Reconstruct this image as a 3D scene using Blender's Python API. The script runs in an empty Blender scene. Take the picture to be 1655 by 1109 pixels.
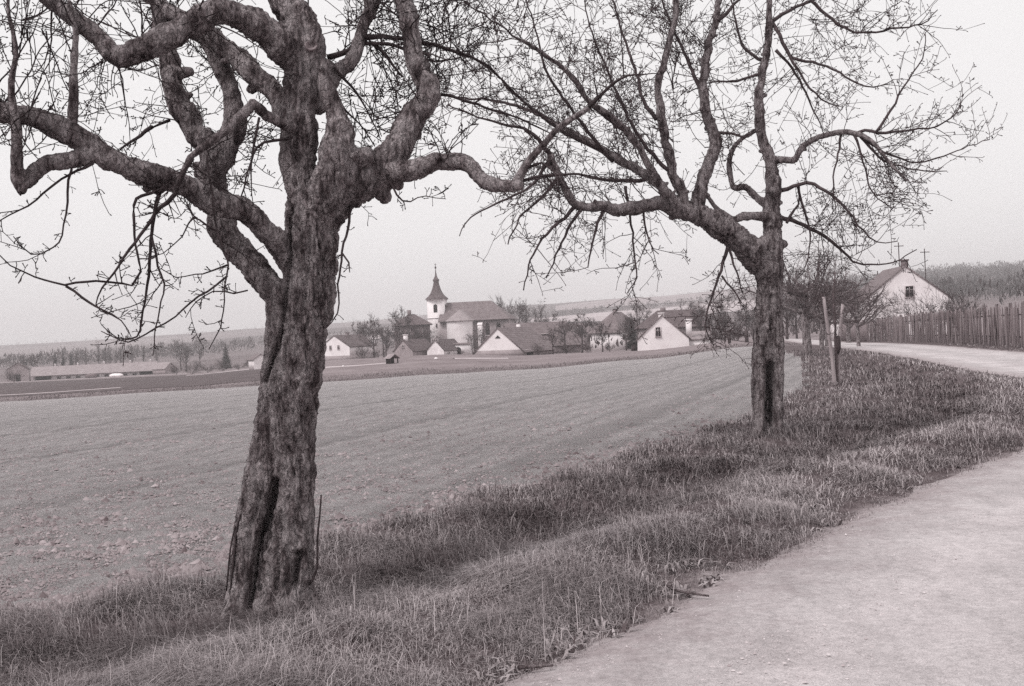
import bpy, math, random
import numpy as np
from mathutils import Matrix, Vector

# ------------------------------------------------------------------ camera
scene = bpy.context.scene
COL = scene.collection
W0, H0, F0 = 1655.0, 1109.0, 1774.0          # photograph size and focal length in its pixels
CAM_Z = 1.6
PITCH = math.atan(14.5 / F0)
ROLL = math.radians(-2.5)
CAMROT = Matrix.Rotation(math.pi / 2 - PITCH, 3, 'X') @ Matrix.Rotation(ROLL, 3, 'Z')
cam_d = bpy.data.cameras.new('camera')
cam_d.sensor_fit = 'HORIZONTAL'
cam_d.sensor_width = 36.0
cam_d.lens = 36.0 * F0 / W0
cam_d.clip_start = 0.05
cam_d.clip_end = 9000
cam = bpy.data.objects.new('camera', cam_d)
COL.objects.link(cam)
cam.matrix_world = Matrix.Translation((0, 0, CAM_Z)) @ CAMROT.to_4x4()
scene.camera = cam

# ------------------------------------------------------------------ sky, sun, exposure
SUN_EL, SUN_AZ = math.radians(54), math.radians(-130)   # azimuth from +Y towards +X: behind and to the left
world = bpy.data.worlds.new('World')
scene.world = world
world.use_nodes = True
wn, wl = world.node_tree.nodes, world.node_tree.links
wn.clear()
sky = wn.new('ShaderNodeTexSky')
sky.sky_type = 'NISHITA'
sky.sun_disc = False
sky.sun_elevation = SUN_EL
sky.sun_rotation = SUN_AZ
sky.dust_density = 6.0
sky.air_density = 1.0
bw = wn.new('ShaderNodeRGBToBW')
pw = wn.new('ShaderNodeMath'); pw.operation = 'POWER'; pw.inputs[1].default_value = 0.10   # an even, overcast veil
tint = wn.new('ShaderNodeMixRGB'); tint.blend_type = 'MULTIPLY'; tint.inputs[0].default_value = 1.0
tint.inputs[2].default_value = (6.18, 6.08, 6.09, 1)
bg = wn.new('ShaderNodeBackground')
bg.inputs['Strength'].default_value = 0.1
wo = wn.new('ShaderNodeOutputWorld')
wl.new(sky.outputs[0], bw.inputs[0]); wl.new(bw.outputs[0], pw.inputs[0]); wl.new(pw.outputs[0], tint.inputs[1])
wl.new(tint.outputs[0], bg.inputs[0]); wl.new(bg.outputs[0], wo.inputs[0])

sun_d = bpy.data.lights.new('sun', 'SUN')
sun_d.energy = 1.5
HAZE = 0.00055
sun_d.angle = math.radians(14)
sun_d.color = (1.0, 0.975, 0.96)
sun = bpy.data.objects.new('sun', sun_d)
COL.objects.link(sun)
sdir = Vector((math.sin(SUN_AZ) * math.cos(SUN_EL), math.cos(SUN_AZ) * math.cos(SUN_EL), math.sin(SUN_EL)))
sun.rotation_euler = sdir.to_track_quat('Z', 'Y').to_euler()
sun.location = (-20, -20, 30)

vs = scene.view_settings
vs.view_transform = 'Standard'
vs.look = 'None'
vs.gamma = 1.0
vs.exposure = 0.5
vs.use_curve_mapping = False
scene.display_settings.display_device = 'sRGB'
scene.cycles.max_bounces = 6
scene.cycles.sample_clamp_indirect = 2.0
scene.cycles.caustics_reflective = False
scene.cycles.caustics_refractive = False
scene.cycles.diffuse_bounces = 3
scene.cycles.volume_bounces = 1
scene.cycles.transparent_max_bounces = 8
scene.cycles.pixel_filter_type = 'BLACKMAN_HARRIS'
scene.cycles.filter_width = 1.5
scene.cycles.use_denoising = False

# ------------------------------------------------------------------ helpers
rng = np.random.default_rng(7)
def ray(u, v):
    return CAMROT @ Vector(((u - W0 / 2) / F0, -(v - H0 / 2) / F0, -1.0))
def P(u, v, D):
    """the point seen at photograph pixel (u, v), D metres ahead of the camera"""
    d = ray(u, v)
    return np.array((0, 0, CAM_Z)) + np.array(d) * (D / d.y)
def VH(u):
    return 540.0 - 0.0437 * (u - 827.5)

_perm = np.random.default_rng(11).permutation(256)
_perm = np.concatenate([_perm, _perm, _perm])
_grad = np.random.default_rng(12).normal(size=(256, 3)); _grad /= np.linalg.norm(_grad, axis=1)[:, None]
def noise3(p):
    p = np.asarray(p, float)
    i = np.floor(p).astype(int); f = p - i; i &= 255
    w = f * f * f * (f * (f * 6 - 15) + 10)
    out = 0
    for a in (0, 1):
        for b in (0, 1):
            for c in (0, 1):
                h = _perm[_perm[_perm[(i[:, 0] + a) & 255] + ((i[:, 1] + b) & 255)] + ((i[:, 2] + c) & 255)]
                g = _grad[h]
                dd = (g * (f - np.array((a, b, c)))).sum(1)
                ww = (w[:, 0] if a else 1 - w[:, 0]) * (w[:, 1] if b else 1 - w[:, 1]) * (w[:, 2] if c else 1 - w[:, 2])
                out = out + dd * ww
    return out * 1.5
def fbm(p, octs=3):
    p = np.asarray(p, float); s = 0; a = 1.0
    for _ in range(octs):
        s = s + a * noise3(p); p = p * 2.03 + 17.3; a *= 0.5
    return s
def noise2(x, y, sc, octs=2, z=0.0):
    x = np.atleast_1d(np.asarray(x, float)); y = np.atleast_1d(np.asarray(y, float))
    return fbm(np.stack([x * sc, y * sc, np.full_like(x, z)], 1), octs)

def tag(o, label=None, cat=None, group=None, kind=None):
    if label: o['label'] = label
    if cat: o['category'] = cat
    if group: o['group'] = group
    if kind: o['kind'] = kind
    return o
def mesh_np(name, V, F, smooth=False, mat=None, attrs=None, fsize=None):
    """V (n,3); F (m,k) array of equal-sized faces, or a list of such arrays"""
    me = bpy.data.meshes.new(name)
    V = np.asarray(V, np.float32)
    Fs = F if isinstance(F, list) else [F]
    Fs = [np.asarray(f, np.int32) for f in Fs if len(f)]
    me.vertices.add(len(V)); me.vertices.foreach_set('co', V.ravel())
    loops = np.concatenate([f.ravel() for f in Fs])
    sizes = np.concatenate([np.full(len(f), f.shape[1], np.int32) for f in Fs])
    starts = np.concatenate([[0], np.cumsum(sizes)[:-1]]).astype(np.int32)
    me.loops.add(len(loops)); me.loops.foreach_set('vertex_index', loops)
    me.polygons.add(len(sizes)); me.polygons.foreach_set('loop_start', starts)
    try: me.polygons.foreach_set('loop_total', sizes)
    except Exception: pass
    if smooth: me.polygons.foreach_set('use_smooth', np.ones(len(sizes), bool))
    if attrs:
        for k, a in attrs.items():
            at = me.attributes.new(k, 'FLOAT', 'POINT'); at.data.foreach_set('value', np.asarray(a, np.float32))
    me.update(calc_edges=True)
    if mat: me.materials.append(mat)
    return me
def obj(name, me, parent=None, loc=None, rotz=0.0):
    o = bpy.data.objects.new(name, me); COL.objects.link(o)
    if parent: o.parent = parent
    if loc is not None: o.location = loc
    if rotz: o.rotation_euler = (0, 0, rotz)
    return o
def empty(name, loc=(0, 0, 0), rotz=0.0):
    o = bpy.data.objects.new(name, None); COL.objects.link(o)
    o.location = loc; o.rotation_euler = (0, 0, rotz); o.empty_display_size = 0.2
    return o
class MB:
    """collects shapes for one mesh"""
    def __init__(s): s.V = []; s.F = {}; s.n = 0; s.A = []; s.pend = {}
    def add(s, V, F, tone=None):
        V = np.asarray(V, float); F = np.asarray(F, int)
        s.V.append(V); s.F.setdefault(F.shape[1], []).append(F + s.n); s.n += len(V)
        s.A.append(np.full(len(V), 0.5 if tone is None else tone))
    def box(s, c, d, rz=0.0):
        c = np.array(c, float); d = np.array(d, float) / 2
        v = np.array([(x, y, z) for z in (-1, 1) for y in (-1, 1) for x in (-1, 1)]) * d
        if rz:
            cs, sn = math.cos(rz), math.sin(rz)
            v = np.stack([v[:, 0] * cs - v[:, 1] * sn, v[:, 0] * sn + v[:, 1] * cs, v[:, 2]], 1)
        s.add(v + c, [(0, 2, 3, 1), (4, 5, 7, 6), (0, 1, 5, 4), (2, 6, 7, 3), (0, 4, 6, 2), (1, 3, 7, 5)])
    def prism(s, poly, y0, y1):
        """polygon in XZ extruded along Y"""
        n = len(poly)
        v = [(x, y0, z) for x, z in poly] + [(x, y1, z) for x, z in poly]
        s.add(v, [(i, (i + 1) % n, n + (i + 1) % n, n + i) for i in range(n)])
        s.add(v, [tuple(range(n))]); s.add(v, [tuple(range(2 * n - 1, n - 1, -1))])
    def prism_x(s, poly, x0, x1):
        """polygon in YZ extruded along X"""
        n = len(poly)
        v = [(x0, y, z) for y, z in poly] + [(x1, y, z) for y, z in poly]
        s.add(v, [(i, (i + 1) % n, n + (i + 1) % n, n + i) for i in range(n)])
        s.add(v, [tuple(range(n))]); s.add(v, [tuple(range(2 * n - 1, n - 1, -1))])
    def quad(s, a, b, c, d): s.add([a, b, c, d], [(0, 1, 2, 3)])
    def slab(s, pts, t):
        """polygon given a thickness t downward along its normal"""
        pts = [np.array(p, float) for p in pts]; n = len(pts)
        nn = np.cross(pts[1] - pts[0], pts[2] - pts[0]); nn /= np.linalg.norm(nn)
        if nn[2] < 0: nn = -nn
        v = pts + [p - nn * t for p in pts]
        s.add(v, [(i, (i + 1) % n, n + (i + 1) % n, n + i) for i in range(n)])
        s.add(v, [tuple(range(n))]); s.add(v, [tuple(range(2 * n - 1, n - 1, -1))])
    def lathe(s, prof, c=(0, 0, 0), n=12, square=0.0, rot=0.0):
        rings = []
        for r, z in prof:
            for k in range(n):
                a = 2 * math.pi * k / n + rot
                m = max(abs(math.cos(a - rot + math.pi / 4 * 0)), abs(math.sin(a - rot)))
                rr = r * (1 + square * (1 / m - 1))
                rings.append((c[0] + rr * math.cos(a), c[1] + rr * math.sin(a), c[2] + z))
        F = [(j * n + k, j * n + (k + 1) % n, (j + 1) * n + (k + 1) % n, (j + 1) * n + k) for j in range(len(prof) - 1) for k in range(n)]
        s.add(rings, F)
        s.add(rings, [tuple(range(n - 1, -1, -1))]); s.add(rings, [tuple(range(len(rings) - n, len(rings)))])
    def tube(s, pts, rad, n=5, tone=None, cap=True):
        pts = np.asarray(pts, float); m = len(pts); rad = np.broadcast_to(np.asarray(rad, float), (m,))
        if not cap: s.pend.setdefault((m, n), []).append((pts, rad)); return
        t = np.gradient(pts, axis=0); t /= (np.linalg.norm(t, axis=1)[:, None] + 1e-9)
        ref = np.array((0.31, 0.87, 0.38)) if abs(t[:, 2]).mean() > 0.7 else np.array((0.05, 0.1, 1.0))
        a = np.cross(t, ref); a /= (np.linalg.norm(a, axis=1)[:, None] + 1e-9); b = np.cross(t, a)
        ang = np.arange(n) * 2 * math.pi / n
        V = (pts[:, None, :] + rad[:, None, None] * (np.cos(ang)[None, :, None] * a[:, None, :] + np.sin(ang)[None, :, None] * b[:, None, :])).reshape(-1, 3)
        j = np.arange(m - 1)[:, None] * n; k = np.arange(n)[None, :]; k2 = (k + 1) % n
        F = np.stack([j + k, j + k2, j + n + k2, j + n + k], -1).reshape(-1, 4)
        s.add(V, F, tone)
        if cap and n > 2:
            c = np.arange(n); base = s.n - len(V)
            s.F.setdefault(n, []).append(np.array([c[::-1], c + (m - 1) * n]) + base)
    def flush(s):
        """lays all waiting open tubes at once"""
        for (m, n), lst in s.pend.items():
            K = len(lst); p = np.stack([a for a, _ in lst]); r = np.stack([b_ for _, b_ in lst])
            t = np.gradient(p, axis=1); t /= (np.linalg.norm(t, axis=2)[..., None] + 1e-9)
            ref = np.where((np.abs(t[..., 2]).mean(1) > .7)[:, None], np.array((0.31, 0.87, 0.38))[None], np.array((0.05, 0.1, 1.0))[None])
            a = np.cross(t, ref[:, None, :]); a /= (np.linalg.norm(a, axis=2)[..., None] + 1e-9); b = np.cross(t, a)
            ang = np.arange(n) * 2 * math.pi / n
            V = p[:, :, None, :] + r[:, :, None, None] * (np.cos(ang)[None, None, :, None] * a[:, :, None, :] + np.sin(ang)[None, None, :, None] * b[:, :, None, :])
            j = np.arange(m - 1)[:, None] * n; k = np.arange(n)[None, :]; k2 = (k + 1) % n
            F = np.stack([j + k, j + k2, j + n + k2, j + n + k], -1).reshape(-1, 4)
            s.add(V.reshape(-1, 3), (np.arange(K)[:, None, None] * (m * n) + F[None]).reshape(-1, 4))
        s.pend = {}
    def mesh(s, name, mat=None, smooth=False, tone=False):
        s.flush()
        return mesh_np(name, np.concatenate(s.V), [np.concatenate(f) for f in s.F.values()], smooth, mat,
                       {'tone': np.concatenate(s.A)} if tone else None)
    def build(s, name, mat, parent=None, smooth=False, tone=False, loc=None):
        return obj(name, s.mesh(name, mat, smooth, tone), parent, loc)

# ------------------------------------------------------------------ materials (the photograph is a toned monochrome print)
def G(v):
    k = float(np.interp(v, [0, .08, .2, .5, .9], [.32, .30, .2, .12, .06]))     # the toner shows most in the dark tones
    return (min(1, v * (1 + .62 * k)), v * (1 - .38 * k), v * (1 - .22 * k), 1)
def new_mat(name):
    m = bpy.data.materials.new(name); m.use_nodes = True
    nt = m.node_tree; b = nt.nodes['Principled BSDF']
    b.inputs['Roughness'].default_value = 0.9
    b.inputs['Specular IOR Level'].default_value = 0.2
    return m, nt, b
def add_noise(nt, scale, detail=4, rough=0.6, stretch=None, coord='POS', loc=(0, 0, 0)):
    if coord == 'POS': src = nt.nodes.new('ShaderNodeNewGeometry').outputs['Position']
    else: src = nt.nodes.new('ShaderNodeTexCoord').outputs['Object']
    mp = nt.nodes.new('ShaderNodeMapping')
    mp.inputs['Scale'].default_value = stretch or (1, 1, 1); mp.inputs['Location'].default_value = loc
    nt.links.new(src, mp.inputs[0])
    n = nt.nodes.new('ShaderNodeTexNoise'); n.inputs['Scale'].default_value = scale
    n.inputs['Detail'].default_value = detail; n.inputs['Roughness'].default_value = rough
    nt.links.new(mp.outputs[0], n.inputs[0])
    return n.outputs['Fac']
def ramp(nt, fac, stops):
    r = nt.nodes.new('ShaderNodeValToRGB')
    e = r.color_ramp.elements
    while len(e) < len(stops): e.new(0.5)
    for k, (p, v) in enumerate(stops):
        e[k].position = p; e[k].color = v if isinstance(v, tuple) else ((v, v, v, 1) if stops[-1][1] == 1.0 else G(v))   # ramps that end at 1 are plain multipliers
    nt.links.new(fac, r.inputs[0]); return r.outputs[0]
def mixc(nt, fac, a, b, mode='MIX'):
    m = nt.nodes.new('ShaderNodeMixRGB'); m.blend_type = mode
    for s, i in ((fac, 0), (a, 1), (b, 2)):
        if isinstance(s, (int, float)): m.inputs[i].default_value = s
        elif isinstance(s, tuple): m.inputs[i].default_value = s
        else: nt.links.new(s, m.inputs[i])
    return m.outputs[0]
def maths(nt, op, a, b=0.0):
    m = nt.nodes.new('ShaderNodeMath'); m.operation = op
    for s, i in ((a, 0), (b, 1)):
        if isinstance(s, (int, float)): m.inputs[i].default_value = s
        else: nt.links.new(s, m.inputs[i])
    return m.outputs[0]
def bump(nt, b, h, strength=0.5, dist=0.02):
    n = nt.nodes.new('ShaderNodeBump'); n.inputs['Strength'].default_value = strength; n.inputs['Distance'].default_value = dist
    nt.links.new(h, n.inputs['Height']); nt.links.new(n.outputs[0], b.inputs['Normal'])
def attr(nt, name):
    a = nt.nodes.new('ShaderNodeAttribute'); a.attribute_name = name; return a.outputs['Fac']
def simple_mat(name, lo, hi, scale, detail=4, bs=0.3, bd=0.02, stretch=None, coord='POS', rough=0.9):
    m, nt, b = new_mat(name)
    f = add_noise(nt, scale, detail, 0.6, stretch, coord)
    nt.links.new(ramp(nt, f, [(0.3, lo), (0.7, hi)]), b.inputs['Base Color'])
    b.inputs['Roughness'].default_value = rough
    if bs: bump(nt, b, f, bs, bd)
    return m
def bark_mat(name, dark, mid, light, fis=1.0):
    m, nt, b = new_mat(name)
    n1 = add_noise(nt, 13.0, 7, 0.75, (1, 1, 0.32))
    geo = nt.nodes.new('ShaderNodeNewGeometry').outputs['Position']
    nz = nt.nodes.new('ShaderNodeTexNoise'); nz.inputs['Scale'].default_value = 14; nz.inputs['Detail'].default_value = 3; nt.links.new(geo, nz.inputs[0])
    wob = nt.nodes.new('ShaderNodeMixRGB'); wob.blend_type = 'LINEAR_LIGHT'; wob.inputs[0].default_value = 0.07
    nt.links.new(geo, wob.inputs[1]); nt.links.new(nz.outputs['Color'], wob.inputs[2])
    mp = nt.nodes.new('ShaderNodeMapping'); mp.inputs['Scale'].default_value = (1, 1, 0.2); nt.links.new(wob.outputs[0], mp.inputs[0])
    vo = nt.nodes.new('ShaderNodeTexVoronoi'); vo.feature = 'DISTANCE_TO_EDGE'; vo.inputs['Scale'].default_value = 34; nt.links.new(mp.outputs[0], vo.inputs[0])
    vd = vo.outputs['Distance']
    n2 = add_noise(nt, 70.0, 5, 0.75, (1, 1, 0.25), loc=(3, 1, 7))
    n3 = add_noise(nt, 3.0, 4, 0.6)
    c1 = ramp(nt, n1, [(0.39, dark), (0.47, mid), (0.57, light)])
    c2 = ramp(nt, n2, [(0.36, 0.35), (0.50, 0.85), (0.62, 1.0)])
    c = mixc(nt, 0.8 * fis, c1, c2, 'MULTIPLY')
    c = mixc(nt, 0.42 * fis, c, ramp(nt, vd, [(0.0, 0.2), (0.14, 1.0)]), 'MULTIPLY')
    c3 = ramp(nt, n3, [(0.35, 0.62), (0.65, 1.0)])
    c = mixc(nt, 0.6, c, c3, 'MULTIPLY')
    nt.links.new(c, b.inputs['Base Color'])
    plate = maths(nt, 'MINIMUM', maths(nt, 'MULTIPLY', vd, 5.0), 0.8)
    h = maths(nt, 'ADD', maths(nt, 'ADD', maths(nt, 'MULTIPLY', n1, 0.5), maths(nt, 'MULTIPLY', n2, 0.6)), maths(nt, 'MULTIPLY', plate, 0.28 * fis))
    bump(nt, b, h, 1.0, 0.03)
    b.inputs['Roughness'].default_value = 0.95
    return m
def tone_mat(name, lo, hi, rough=0.9, trans=0.0):
    """colour from a per-piece attribute (each blade or clod has its own tone)"""
    m, nt, b = new_mat(name)
    nt.links.new(ramp(nt, attr(nt, 'tone'), [(0.0, lo), (1.0, hi)]), b.inputs['Base Color'])
    b.inputs['Roughness'].default_value = rough
    return m

M = {}
M['bark'] = bark_mat('bark', 0.07, 0.235, 0.46)
M['bark_dark'] = bark_mat('bark_dark', 0.02, 0.06, 0.13)
M['bark_far'] = simple_mat('bark_far', 0.03, 0.08, 3, bs=0)
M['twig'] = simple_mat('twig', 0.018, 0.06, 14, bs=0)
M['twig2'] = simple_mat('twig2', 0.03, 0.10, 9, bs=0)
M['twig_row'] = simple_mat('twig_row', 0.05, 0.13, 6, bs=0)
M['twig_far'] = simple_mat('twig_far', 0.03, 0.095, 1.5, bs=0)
M['conifer'] = simple_mat('conifer', 0.015, 0.05, 2.5, bs=0)
M['cut_wood'] = simple_mat('cut_wood', 0.14, 0.30, 30, bs=0.4, bd=0.006)
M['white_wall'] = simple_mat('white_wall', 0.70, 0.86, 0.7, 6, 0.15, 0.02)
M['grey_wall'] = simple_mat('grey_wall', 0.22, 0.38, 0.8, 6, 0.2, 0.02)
M['dark_wall'] = simple_mat('dark_wall', 0.09, 0.16, 0.9, 6, 0.2, 0.02)
M['glass'] = simple_mat('glass', 0.012, 0.03, 1.0, 2, 0, rough=0.15)
M['frame'] = simple_mat('frame', 0.35, 0.5, 4, 3, 0)
M['dark_wood'] = simple_mat('dark_wood', 0.025, 0.07, 6, 4, 0.3, 0.01, (1, 1, 0.2))
M['metal'] = simple_mat('metal', 0.05, 0.1, 3, 3, 0.1, 0.01)
M['brick'] = simple_mat('brick', 0.12, 0.24, 5, 4, 0.3, 0.02)
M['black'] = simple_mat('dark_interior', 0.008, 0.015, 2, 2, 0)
def roof_mat(name, lo, hi):
    m, nt, b = new_mat(name)
    n = add_noise(nt, 1.1, 6, 0.7); n2 = add_noise(nt, 7, 3, 0.6)
    c = mixc(nt, 0.6, ramp(nt, n, [(0.3, lo), (0.7, hi)]), ramp(nt, n2, [(0.3, 0.5), (0.7, 1.0)]), 'MULTIPLY')
    nt.links.new(c, b.inputs['Base Color'])
    w = nt.nodes.new('ShaderNodeTexWave'); w.bands_direction = 'Z'; w.inputs['Scale'].default_value = 1.2; w.inputs['Distortion'].default_value = 0.6
    nt.links.new(nt.nodes.new('ShaderNodeNewGeometry').outputs['Position'], w.inputs[0])
    bump(nt, b, w.outputs['Fac'], 0.5, 0.05)
    return m
M['roof'] = roof_mat('roof_tiles', 0.13, 0.23)
M['roof_dark'] = roof_mat('roof_dark', 0.08, 0.15)
M['roof_pale'] = roof_mat('roof_pale', 0.24, 0.38)
M['board'] = bark_mat('weathered_board', 0.07, 0.13, 0.24, 0.7)
M['stake'] = simple_mat('pale_stake', 0.22, 0.42, 12, 4, 0.3, 0.01, (1, 1, 0.15))
# ------------------------------------------------------------------ terrain
UC = np.array([-400, 20, 300, 420, 540, 700, 860, 1030, 1215, 1400, 1560, 2000], float)
DR = np.array([0, 28, 55, 82, 95, 130, 180, 300, 550, 900, 1600, 2300, 2600], float)
def e2z(e, D): return [CAM_Z + k * D / F0 for k in e]
ZT = np.array([
    [0] * 12,
    [-.15, -.12, -.1, -.08, -.06, -.04, -.02, 0, 0, 0, 0, 0],
    [-1.0, -.9, -.75, -.7, -.62, -.5, -.42, -.25, .02, .03, .0, .05],
    [-2.0, -1.85, -1.59, -1.5, -1.42, -1.24, -1.15, -.75, -.11, -.25, -.15, .1],
    [-2.15, -2.0, -1.75, -1.6, -1.45, -1.25, -1.22, -.85, -.2, -.45, -.2, .1],
    [-2.5, -2.4, -2.3, -1.35, -.45, -.33, -1.0, -1.0, -.16, -.9, -.3, .1],
    [-3.3, -3.2, -3.0, -2.4, -1.6, -1.5, -2.0, -2.0, -1.5, -1.4, 0, .5],
    [-5.4, -5.3, -5.1, -4.4, -3.2, -3.0, -3.0, -3.0, -2.0, 0.5, 4, 7],
    e2z([-16, -15, -12, -8, -3, 0, 3, 6, 10, 20, 27, 30], 550),
    e2z([-4, 0, 5, 10, 15, 20, 27, 32, 38, 47, 56, 62], 900),
    e2z([15, 20, 25, 28, 32, 38, 48, 53, 59, 66, 76, 90], 1600),
    [10, 10, 12, 14, 18, 24, 34, 40, 46, 52, 60, 70],
    [0] * 12], float)
def _tab(u, D):
    i = np.clip(np.searchsorted(DR, D, side='right') - 1, 0, len(DR) - 2)
    t = (D - DR[i]) / (DR[i + 1] - DR[i]); t = np.clip(t, 0, 1)
    j = np.clip(np.searchsorted(UC, u, side='right') - 1, 0, len(UC) - 2)
    s = np.clip((u - UC[j]) / (UC[j + 1] - UC[j]), 0, 1); s = s * s * (3 - 2 * s)
    z0 = ZT[i, j] * (1 - s) + ZT[i, j + 1] * s; z1 = ZT[i + 1, j] * (1 - s) + ZT[i + 1, j + 1] * s
    return z0 * (1 - t) + z1 * t
ROAD_L = np.array([(-5.6, -3.0), (-2.9, 1.2), (-1.1, 3.4), (0.29, 5.03), (0.80, 5.56), (2.1, 7.43), (4.25, 10.3), (7.0, 13.6), (9.5, 17.6),
                   (12.1, 24.0), (13.3, 31.0), (15.6, 42.0), (19.0, 61.0), (23.6, 85.0), (29.5, 120.0), (36, 160)], float)
def catmull(pts, step):
    pts = np.asarray(pts, float)
    q = np.vstack([2 * pts[0] - pts[1], pts, 2 * pts[-1] - pts[-2]])
    out = []
    for i in range(1, len(q) - 2):
        a, b, c, d = q[i - 1], q[i], q[i + 1], q[i + 2]
        n = max(1, int(np.linalg.norm((c - b)[:3]) / step))
        t = (np.arange(n) / n)[:, None]
        out.append(0.5 * ((2 * b) + (-a + c) * t + (2 * a - 5 * b + 4 * c - d) * t ** 2 + (-a + 3 * b - 3 * c + d) * t ** 3))
    out.append(q[-2][None]); return np.vstack(out)
RE = catmull(ROAD_L, 0.6)
_rd = RE[1:] - RE[:-1]; _rl = np.linalg.norm(_rd, axis=1); _rt = _rd / _rl[:, None]
def road_exact(x, y):
    """signed distance from the road's left edge, positive on the verge, negative over the road"""
    x = np.atleast_1d(x); y = np.atleast_1d(y); out = np.empty(len(x))
    for k in range(0, len(x), 20000):
        p = np.stack([x[k:k + 20000], y[k:k + 20000]], 1)
        best = np.full(len(p), 1e9); sg = np.zeros(len(p))
        for c in range(0, len(_rt), 40):
            w = p[:, None, :] - RE[None, c:c + 40, :] if c + 40 <= len(_rt) else p[:, None, :] - RE[None, c:len(_rt), :]
            T = _rt[c:c + 40]; L = _rl[c:c + 40]
            s = np.clip((w * T[None]).sum(-1), 0, L[None])
            q = w - s[..., None] * T[None]
            d = np.hypot(q[..., 0], q[..., 1]); cr = T[None, :, 0] * w[..., 1] - T[None, :, 1] * w[..., 0]
            i = d.argmin(1); a = np.arange(len(p)); b = d[a, i] < best
            best[b] = d[a, i][b]; sg[b] = np.sign(cr[a, i])[b]
        out[k:k + 20000] = best * np.where(sg == 0, 1, sg)
    return out
_gx = np.arange(-110, 75.1, 0.5); _gy = np.arange(-20, 190.1, 0.5)
_GX, _GY = np.meshgrid(_gx, _gy); _RG = road_exact(_GX.ravel(), _GY.ravel()).reshape(_GX.shape)
def road_d(x, y):
    x = np.atleast_1d(np.asarray(x, float)); y = np.atleast_1d(np.asarray(y, float))
    fx = np.clip((x + 110) / 0.5, 0, len(_gx) - 1.001); fy = np.clip((y + 20) / 0.5, 0, len(_gy) - 1.001)
    i = fx.astype(int); j = fy.astype(int); fx = fx - i; fy = fy - j
    return (_RG[j, i] * (1 - fx) + _RG[j, i + 1] * fx) * (1 - fy) + (_RG[j + 1, i] * (1 - fx) + _RG[j + 1, i + 1] * fx) * fy
ROAD_W = 3.9
FIELD = np.array([(-90, 4.6), (-30, 5.7), (-8, 6.35), (-3.1, 6.85), (-2.0, 7.45), (-1.4, 8.9), (-0.5, 10.5), (0.5, 12.2), (1.9, 14.7), (3.6, 18.0), (7.2, 27),
                  (12.3, 47), (18.8, 82), (-95, 82)], float)
def in_poly(x, y, poly):
    c = np.zeros(len(x), bool); n = len(poly)
    for i in range(n):
        x0, y0 = poly[i]; x1, y1 = poly[(i + 1) % n]
        m = ((y0 > y) != (y1 > y)) & (x < (x1 - x0) * (y - y0) / (y1 - y0 + 1e-12) + x0)
        c ^= m
    return c
def terrain(x, y, rd=None):
    x = np.atleast_1d(np.asarray(x, float)); y = np.atleast_1d(np.asarray(y, float))
    th = np.arctan2(x, y); r = np.hypot(x, y)
    thc = np.clip(th, -0.62, 0.62)
    u = W0 / 2 + F0 * np.tan(thc); D = r * np.cos(thc)
    z = 0
    for k, w in ((0.9, .25), (1.0, .5), (1.1, .25)): z = z + w * _tab(u, D * k)
    fade = np.clip((math.pi * 0.75 - np.abs(th)) / (math.pi * 0.4), 0, 1)
    z = z * fade
    near = r < 140
    if near.any():
        xx, yy = x[near], y[near]
        d = road_d(xx, yy) if rd is None else rd[near]
        k = np.clip((70 - r[near]) / 30, 0, 1)
        ridge = 0.10 * np.exp(-((d - 1.45) / 0.5) ** 2) - 0.11 * np.exp(-((d - 2.45) / 0.65) ** 2) + 0.03 * np.exp(-((d - 3.6) / .6) ** 2)
        ridge += 0.10 * np.exp(-((d + ROAD_W + 1.3) / 0.6) ** 2)
        off = (d > 0.0) | (d < -ROAD_W)
        lump = 0.035 * noise2(xx, yy, 1.3, 3) * np.clip(np.where(d > 0, d, -d - ROAD_W), 0, 1)
        z[near] += k * (ridge * np.where(off, 1, 0.0) + np.where(off, lump, 0))
    far = r > 300
    if far.any():
        z[far] += 2.5 * noise2(x[far], y[far], 0.004, 2) * np.clip((r[far] - 300) / 600, 0, 1)
    return z
def tz(x, y): return float(terrain([x], [y])[0])

# one sheet to the horizon, a fan that is fine where the camera looks
ta = np.radians(np.concatenate([np.arange(-180, -40, 4.0), np.arange(-40, 40, 0.36), np.arange(40, 180.1, 4.0)]))
rr = np.concatenate([[0.0], np.geomspace(0.8, 2600, 450)])
A, R = np.meshgrid(ta, rr)
X, Y = (R * np.sin(A)).ravel(), (R * np.cos(A)).ravel()
RD = np.full(len(X), 50.0); nr = np.hypot(X, Y) < 170; RD[nr] = road_d(X[nr], Y[nr])
Z = terrain(X, Y, RD)
inf = in_poly(X + 0.25 * noise2(X, Y, 1.1, 2, 3.0), Y + 0.25 * noise2(X, Y, 1.1, 2, 8.0), FIELD)
clod = noise2(X, Y, 3.1, 3, 5.0)
Z = Z + np.where(inf & (np.hypot(X, Y) < 60), 0.028 * clod, 0)
na, nrr = len(ta), len(rr)
J, K = np.meshgrid(np.arange(nrr - 1), np.arange(na - 1), indexing='ij')
Q = np.stack([J * na + K, J * na + K + 1, (J + 1) * na + K + 1, (J + 1) * na + K], -1).reshape(-1, 4)
fm = inf[Q].sum(1) >= 2
VT = np.stack([X, Y, Z], 1)
def submesh(name, V, Fa, mat, attrs):
    idx, inv = np.unique(Fa, return_inverse=True)
    return mesh_np(name, V[idx], inv.reshape(Fa.shape)[:, ::-1], True, mat, {k: a[idx] for k, a in attrs.items()})

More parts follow.
